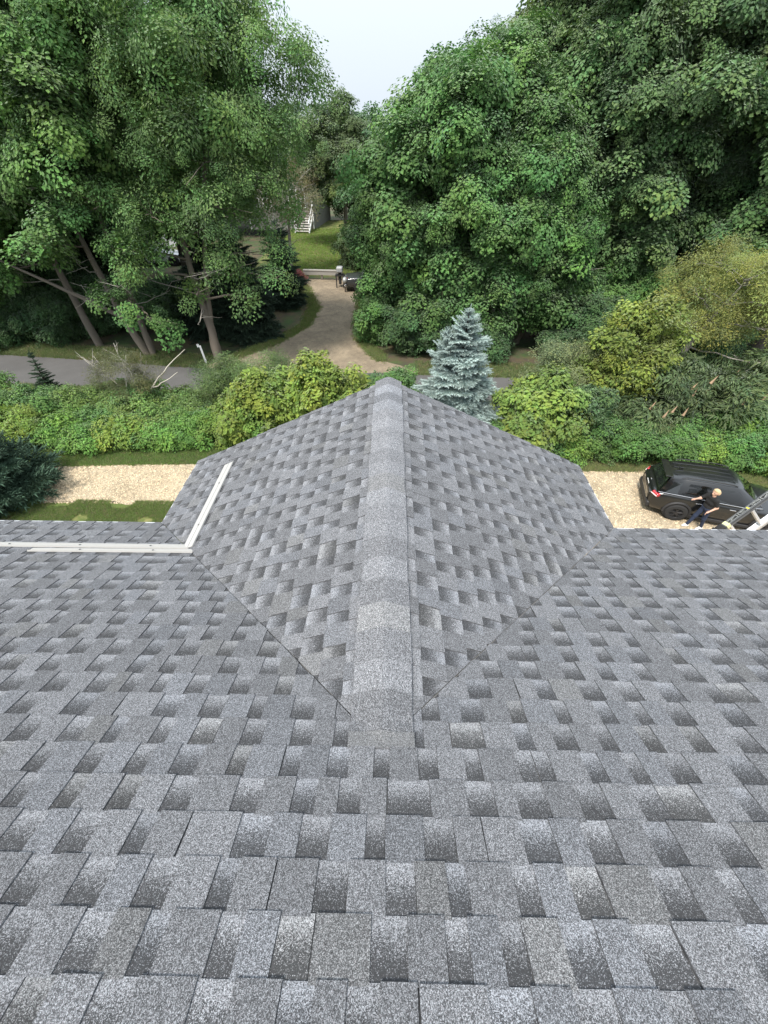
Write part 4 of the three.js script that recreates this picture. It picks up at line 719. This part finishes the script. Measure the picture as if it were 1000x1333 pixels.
// ------------------------------------------------------------------ ladder on staging at the right eave
{
  const st = thing('staging_plank', 'wooden staging plank on posts against the front wall below the right eave', 'staging', V(5.0, 0, 3.78)), wood = std(lin(0.36, 0.27, 0.17), 0.85);
  for (const z of [-0.13, 0.13]) part('plank', box(3.0, 0.045, 0.24, 0, 5.54, z), wood, st);
  for (const x of [-1.2, 1.3]) for (const z of [-0.2, 0.2]) part('post', box(0.09, x > 0 ? 8.0 : 5.51, 0.09, x, x > 0 ? 4.0 : 2.755, z), wood, st);
  part('crossbar', bar(new THREE.Vector3(1.25, 7.6, -0.24), new THREE.Vector3(1.25, 7.6, 0.24), 0.07, 0.07), wood, st);
  // ladder frame: u along the rails, e along the rungs
  const A = V(4.26, 5.60, 4.03), u = V(0.70, 0.645, 0.265).normalize(), e0 = V(0.60, -0.72, -0.15), e = e0.sub(u.clone().multiplyScalar(e0.dot(u))).normalize(), n = new THREE.Vector3().crossVectors(u, e).normalize();
  const L = 2.5, o = new THREE.Group(); o.name = numbered('extension_ladder'); scene.add(o); tag(o, 'aluminium extension ladder with dark labelled rail leaning beyond the right eave', 'ladder');
  o.matrix.makeBasis(e, u, n.clone()).setPosition(A); o.matrix.decompose(o.position, o.quaternion, o.scale);
  const alu = std(lin(0.72, 0.73, 0.74), 0.32, { metalness: 0.55 }), railMat = std(lin(0.10, 0.105, 0.11), 0.5);
  part('rail', mergeGeometries([box(0.022, L, 0.078, 0, L / 2 + 0.03, 0), box(0.045, L, 0.01, 0.012, L / 2 + 0.03, 0.034), box(0.045, L, 0.01, 0.012, L / 2 + 0.03, -0.034)]), railMat, o);
  part('rail', mergeGeometries([box(0.022, L - 0.05, 0.078, 0.36, L / 2 + 0.05, 0), box(0.045, L - 0.05, 0.01, 0.348, L / 2 + 0.05, 0.034), box(0.045, L - 0.05, 0.01, 0.348, L / 2 + 0.05, -0.034)]), alu, o);
  for (let k = 0; k < 8; k++) part('rung', rbox(0.35, 0.036, 0.044, 0.012, 0.18, 0.13 + k * 0.30, 0), alu, o);
  for (const x of [0, 0.36]) { const f = part('foot', rbox(0.06, 0.09, 0.10, 0.02, x, 0.02, 0), rubber, o); part('foot_pad', rbox(0.065, 0.03, 0.12, 0.012, x, -0.035, 0), plastic, f); }
  const cv = document.createElement('canvas'); cv.width = 512; cv.height = 64; const c = cv.getContext('2d');
  c.fillStyle = '#1a1a1a'; c.fillRect(0, 0, 512, 64); const R = rng(700);
  for (const [x0, w] of [[10, 110], [140, 90], [255, 120], [395, 100]]) { c.strokeStyle = '#b9bcb8'; c.lineWidth = 4; c.strokeRect(x0, 8, w, 48); for (let i = 0; i < 7; i++) { c.fillStyle = R() < 0.5 ? '#c9ccc8' : '#8d908c'; c.fillRect(x0 + 8 + R() * (w - 34), 14 + Math.floor(R() * 4) * 10, 10 + R() * 20, 5); } }
  c.fillStyle = '#d8cf4a'; c.fillRect(236, 4, 12, 56);
  const ct = new THREE.CanvasTexture(cv); ct.colorSpace = THREE.SRGBColorSpace; ct.magFilter = THREE.LinearFilter;
  const lm = std(0xffffff, 0.5, { map: ct });
  for (let k = 0; k < 3; k++) for (const s of [-1, 1]) part('safety_label', new THREE.PlaneGeometry(0.62, 0.052).rotateZ(Math.PI / 2).rotateY(s < 0 ? -Math.PI / 2 : Math.PI / 2).translate(s * (s < 0 ? 0.0125 : 0.0375), 0.42 + k * 0.72, 0), lm, o);
  part('foot_sticker', rbox(0.05, 0.05, 0.082, 0.004, 0.01, 0.10, 0), std(lin(0.6, 0.62, 0.35), 0.6), o);
}

// ------------------------------------------------------------------ person walking beside the car
{
  const o = thing('person', 'person in black shirt and blue jeans walking beside the black car', 'person', V(9.74, 0.016, 10.02), 0.12); o.scale.setScalar(0.88);
  const J = (x, y, z) => [x, y, z];
  const cap = (a, b, ra, rb) => ({ a, b, ra, rb });
  function mesh(prims, c, size, N, k) { // smooth union of tapered capsules, meshed on a grid
    const mc = new MarchingCubes(N, new THREE.MeshStandardMaterial(), false, false, 60000); mc.isolation = 0;
    const h = N / 2, P = prims.map(({ a, b, ra, rb }) => [a, b, ra, rb, b.map((v, i) => v - a[i])]);
    for (let z = 0; z < N; z++) for (let y = 0; y < N; y++) for (let x = 0; x < N; x++) {
      const p = [c[0] + (x - h) / h * size, c[1] + (y - h) / h * size, c[2] + (z - h) / h * size]; let d = 1e3;
      for (const [a, , ra, rb, ab] of P) { const ap = [p[0] - a[0], p[1] - a[1], p[2] - a[2]], l = ab[0] * ab[0] + ab[1] * ab[1] + ab[2] * ab[2] + 1e-9, t = Math.min(1, Math.max(0, (ap[0] * ab[0] + ap[1] * ab[1] + ap[2] * ab[2]) / l)); const q = Math.hypot(ap[0] - ab[0] * t, ap[1] - ab[1] * t, ap[2] - ab[2] * t) - (ra + (rb - ra) * t); const hh = Math.max(0, k - Math.abs(d - q)) / k; d = Math.min(d, q) - hh * hh * k * 0.25; }
      mc.field[x + y * N + z * N * N] = -d;
    }
    mc.update(); const n = mc.count, g = new THREE.BufferGeometry();
    const pos = new Float32Array(mc.positionArray.slice(0, n * 3)); for (let i = 0; i < n; i++) for (let q = 0; q < 3; q++) pos[i * 3 + q] = c[q] + pos[i * 3 + q] * size;
    g.setAttribute('position', new THREE.BufferAttribute(pos, 3)); g.setAttribute('normal', new THREE.BufferAttribute(new Float32Array(mc.normalArray.slice(0, n * 3)), 3)); return g;
  }
  const hipA = J(0, 0.9, -0.09), kneeA = J(-0.15, 0.5, -0.1), ankA = J(-0.27, 0.1, -0.1), hipB = J(0, 0.9, 0.09), kneeB = J(0.03, 0.49, 0.1), ankB = J(0.12, 0.11, 0.1);
  const shA = J(-0.03, 1.4, -0.19), elA = J(-0.2, 1.18, -0.25), wrA = J(-0.43, 1.2, -0.2), shB = J(-0.03, 1.4, 0.19), elB = J(0.06, 1.13, 0.26), wrB = J(-0.14, 0.99, 0.26);
  const legs = (g) => [cap(hipA, kneeA, 0.088 + g, 0.06 + g), cap(kneeA, ankA, 0.058 + g, 0.042 + g), cap(hipB, kneeB, 0.088 + g, 0.06 + g), cap(kneeB, ankB, 0.058 + g, 0.042 + g), cap(J(0, 0.93, -0.07), J(0, 0.93, 0.07), 0.115 + g, 0.115 + g)];
  const torso = (g) => [cap(J(0, 1.0, -0.05), J(0, 1.0, 0.05), 0.11 + g, 0.11 + g), cap(J(-0.01, 1.2, -0.07), J(-0.01, 1.2, 0.07), 0.105 + g, 0.105 + g), cap(J(-0.02, 1.36, -0.13), J(-0.02, 1.36, 0.13), 0.08 + g, 0.08 + g)];
  const fingers = (w, d, s) => { const out = [], f = (a, b, r) => out.push(cap(a, b, r, r * 0.85)), pl = w.map((v, i) => v + d[i] * 0.075); out.push(cap(w, pl, 0.026, 0.032)); for (let k = 0; k < 4; k++) { const off = (k - 1.5) * 0.019, L = [0.052, 0.062, 0.058, 0.044][k], b = [pl[0] + d[0] * 0.02, pl[1] + d[1] * 0.02 + off, pl[2] + d[2] * 0.02], m = [b[0] + d[0] * L * 0.6, b[1] + d[1] * L * 0.6 - 0.006, b[2] + d[2] * L * 0.6 - s * 0.008]; f(b, m, 0.0088); f(m, [m[0] + d[0] * L * 0.4, m[1] + d[1] * L * 0.4 - 0.012, m[2] + d[2] * L * 0.4 - s * 0.018], 0.008); } const tb = w.map((v, i) => v + d[i] * 0.03), tm = [tb[0] + d[0] * 0.03, tb[1] + 0.038, tb[2] + d[2] * 0.03]; f(tb, tm, 0.011); f(tm, [tm[0] + d[0] * 0.03, tm[1] + 0.012, tm[2] + d[2] * 0.03], 0.009); return out; };
  const skinMat = std(lin(0.56, 0.34, 0.25), 0.6);
  const arms = [cap(shA, elA, 0.05, 0.04), cap(elA, wrA, 0.04, 0.027), cap(shB, elB, 0.05, 0.04), cap(elB, wrB, 0.04, 0.027)];
  const hA = fingers(wrA, [-0.97, 0.02, 0.2], 1), hB = fingers(wrB, [-0.85, -0.5, 0], -1);
  const H = J(-0.05, 1.6, 0);
  const headP = [cap(J(-0.045, 1.62, -0.012), J(-0.045, 1.62, 0.012), 0.094, 0.094), cap(J(-0.075, 1.56, 0), J(-0.085, 1.53, 0), 0.066, 0.05), cap(J(-0.145, 1.595, 0), J(-0.158, 1.575, 0), 0.010, 0.015), cap(J(-0.02, 1.6, -0.1), J(-0.015, 1.575, -0.098), 0.018, 0.013), cap(J(-0.02, 1.6, 0.1), J(-0.015, 1.575, 0.098), 0.018, 0.013), cap(J(-0.13, 1.545, -0.022), J(-0.13, 1.545, 0.022), 0.009, 0.009), cap(J(-0.02, 1.44, 0), J(-0.035, 1.56, 0), 0.056, 0.052)];
  part('body', mergeGeometries([mesh([...legs(-0.008), ...torso(-0.01), ...arms, cap(J(-0.02, 1.4, 0), J(-0.035, 1.52, 0), 0.056, 0.052)], [0, 0.9, 0], 0.92, 78, 0.05), mesh(headP, H, 0.2, 64, 0.022), mesh(hA, wrA.map((v, i) => v + [-0.08, 0, 0][i]), 0.17, 64, 0.008), mesh(hB, wrB.map((v, i) => v + [-0.06, -0.04, 0][i]), 0.17, 64, 0.008)]), skinMat, o);
  part('shirt', mesh([...torso(0.016), cap(shA, elA.map((v, i) => shA[i] + (v - shA[i]) * 0.75), 0.068, 0.06), cap(shB, elB.map((v, i) => shB[i] + (v - shB[i]) * 0.75), 0.068, 0.06)], [0, 1.2, 0], 0.48, 64, 0.06), std(lin(0.012, 0.012, 0.013), 0.9), o);
  part('jeans', mesh(legs(0.010), [0, 0.56, 0], 0.6, 70, 0.04), std(lin(0.016, 0.026, 0.055), 0.9), o);
  for (const [a, dx, dy] of [[ankA, -0.19, 0.0], [ankB, -0.17, -0.04]]) part('shoe', mesh([cap([a[0] + 0.04, a[1] - 0.055, a[2]], [a[0] + dx * 0.75, a[1] - 0.06 + dy, a[2]], 0.05, 0.04), cap([a[0], a[1] - 0.02, a[2]], [a[0] - 0.06, a[1] - 0.05, a[2]], 0.05, 0.04)], [a[0] - 0.06, a[1] - 0.03, a[2]], 0.2, 44, 0.03), std(lin(0.72, 0.72, 0.7), 0.7), o);
  part('hair', mesh([cap(J(-0.03, 1.645, -0.015), J(-0.03, 1.645, 0.015), 0.095, 0.095), cap(J(0.01, 1.6, -0.03), J(0.01, 1.6, 0.03), 0.082, 0.082), cap(J(-0.09, 1.69, -0.04), J(-0.09, 1.69, 0.04), 0.04, 0.04)], J(-0.02, 1.64, 0), 0.2, 52, 0.03), std(lin(0.50, 0.37, 0.22), 0.85), o);
  for (const s of [-1, 1]) part('eye', new THREE.SphereGeometry(0.011, 10, 8).translate(-0.134, 1.605, s * 0.032), std(lin(0.05, 0.035, 0.025), 0.3), o);
}

// ------------------------------------------------------------------ small things along the far drive
{
  const wood = std(lin(0.30, 0.29, 0.27), 0.9), o = thing('timber_rail', 'low weathered timber rail on short posts across the far drive', 'rail', V(-5.7, 0, 39.8), -0.08);
  part('beam', rbox(3.3, 0.3, 0.24, 0.03, 0, 0.52, 0), wood, o); part('beam', rbox(3.3, 0.1, 0.3, 0.02, 0, 0.72, 0), wood, o);
  for (const x of [-1.3, -0.1, 1.2]) part('post', box(0.16, 0.4, 0.16, x, 0.2, 0), std(lin(0.16, 0.14, 0.12), 0.9), o);
  const m = thing('mailbox', 'grey mailbox on a dark post at the end of the timber rail', 'mailbox', V(-3.55, 0, 36.2));
  part('post', box(0.09, 0.7, 0.09, 0, 0.35, 0), std(lin(0.07, 0.06, 0.05), 0.9), m);
  part('box', new THREE.CapsuleGeometry(0.17, 0.25, 6, 14).rotateX(Math.PI / 2).scale(1, 1.15, 1).translate(0, 0.86, 0), std(lin(0.45, 0.46, 0.46), 0.45, { metalness: 0.3 }), m); part('flag', box(0.02, 0.16, 0.05, 0.19, 0.98, 0.05), std(lin(0.5, 0.05, 0.04), 0.6), m);
  const c = thing('outboard_motor', 'grey outboard motor on a dark stand beside the pickup', 'motor', V(-4.05, 0, 37.6));
  part('cowl', rbox(0.5, 0.42, 0.6, 0.12, 0, 1.28, 0, 3), std(lin(0.32, 0.33, 0.34), 0.4), c); part('leg', rbox(0.2, 0.9, 0.3, 0.05, 0, 0.7, 0), plastic, c); part('stand', mergeGeometries([box(0.08, 0.9, 0.08, -0.28, 0.45, 0.2), box(0.08, 0.9, 0.08, 0.28, 0.45, 0.2), box(0.7, 0.1, 0.5, 0, 0.9, 0)]), plastic, c);
  const p = thing('marker_post', 'white roadside marker post in front of the single straight trunk', 'post', V(-9.85, 0, 22.35));
  part('post', rbox(0.1, 1.0, 0.05, 0.015, 0, 0.5, 0).rotateZ(0.1), trimMat, p); part('reflector', rbox(0.12, 0.16, 0.06, 0.012, -0.1, 1.0, 0).rotateZ(0.1), std(lin(0.8, 0.82, 0.82), 0.3), p);
  shrub({ name: 'flowering_bush', label: 'small bush with red pink flowers by the far drive', at: [-7.6, 38.4], r: 0.6, h: 1.0, geo: 'small', size: 0.22, tint: [0.22, 0.07, 0.09], seed: 801, lobes: 10 });
}
// ------------------------------------------------------------------ far cottages
function windowPart(parent, x, y, z, w, h) {
  const f = part('window', mergeGeometries([box(w + 0.2, 0.1, 0.08, x, y + h / 2 + 0.05, z), box(w + 0.2, 0.1, 0.1, x, y - h / 2 - 0.05, z), box(0.1, h, 0.08, x - w / 2 - 0.05, y, z), box(0.1, h, 0.08, x + w / 2 + 0.05, y, z), box(w, 0.06, 0.07, x, y, z), box(0.05, h, 0.065, x, y, z)]), trimMat, parent);
  for (const sx of [-1, 1]) for (const sy of [-1, 1]) part('pane', box(w / 2 - 0.03, h / 2 - 0.04, 0.02, x + sx * w / 4, y + sy * h / 4, z + 0.005), tintGlass, f);
}
function cottage(label, x, Z, turn, wall, w, d, h, wins, base) {
  const o = thing('cottage', label, 'house', V(x, base, Z), turn);
  const s = new THREE.Shape([[-w / 2, 0], [w / 2, 0], [w / 2, h], [0, h + w * 0.3], [-w / 2, h]].map(([a, b]) => new THREE.Vector2(a, b)));
  part('wall', new THREE.ExtrudeGeometry(s, { depth: d, bevelEnabled: false }).translate(0, 0, -d), wall, o);
  const rl = Math.hypot(w / 2 + 0.3, w * 0.3 + 0.18), ra = Math.atan2(w * 0.3, w / 2), rm = std(lin(0.12, 0.12, 0.125), 0.95);
  for (const sd of [-1, 1]) part('roof', box(rl, 0.12, d + 0.6, 0, 0, 0).rotateZ(-sd * ra).translate(sd * (w / 4 + 0.09), h + w * 0.15 + 0.03, -d / 2), rm, o);
  for (const [a, b, c, e] of wins) windowPart(o, a, b, 0.03, c, e);
  for (const sd of [-1, 1]) part('corner_board', box(0.14, h, 0.06, sd * (w / 2 - 0.07), h / 2, 0.035), trimMat, o);
  return o;
}
{
  const shingleGrey = std(lin(0.20, 0.20, 0.19), 0.95);
  const o = cottage('grey shingled cottage with white windows above the far lawn', -12.6, 58.5, -0.12, shingleGrey, 7.6, 8, 4.6, [[2.5, 3.0, 0.85, 1.5], [1.1, 3.0, 0.85, 1.5], [-1.4, 3.0, 0.85, 1.5], [-2.8, 3, 0.85, 1.5]], 0.75);
  const st = new THREE.Group(); st.name = 'stairs'; o.add(st);
  for (let k = 0; k < 7; k++) part('step', box(1.5, 0.06, 0.3, 3.0, 1.5 - k * 0.2, 0.5 + k * 0.28), std(lin(0.5, 0.48, 0.45), 0.8), st);
  for (const x of [2.2, 3.8]) { part('stringer', bar(new THREE.Vector3(x, 1.5, 0.35), new THREE.Vector3(x, 0.1, 2.4), 0.06, 0.24), trimMat, st); part('handrail', bar(new THREE.Vector3(x, 2.4, 0.35), new THREE.Vector3(x, 1.0, 2.4), 0.07, 0.09), trimMat, st); for (let k = 0; k < 5; k++) part('baluster', box(0.05, 0.95, 0.05, x, 1.95 - k * 0.33, 0.45 + k * 0.47), trimMat, st); }
  cottage('white clapboard cottage glimpsed between the left trunks', -27, 52, 0.3, std(lin(0.72, 0.73, 0.74), 0.7), 9, 9, 3.4, [[-2.6, 1.8, 1, 1.4], [0, 1.8, 1, 1.4], [2.6, 1.8, 1, 1.4]], 0);
}
renderer.render(scene, camera);
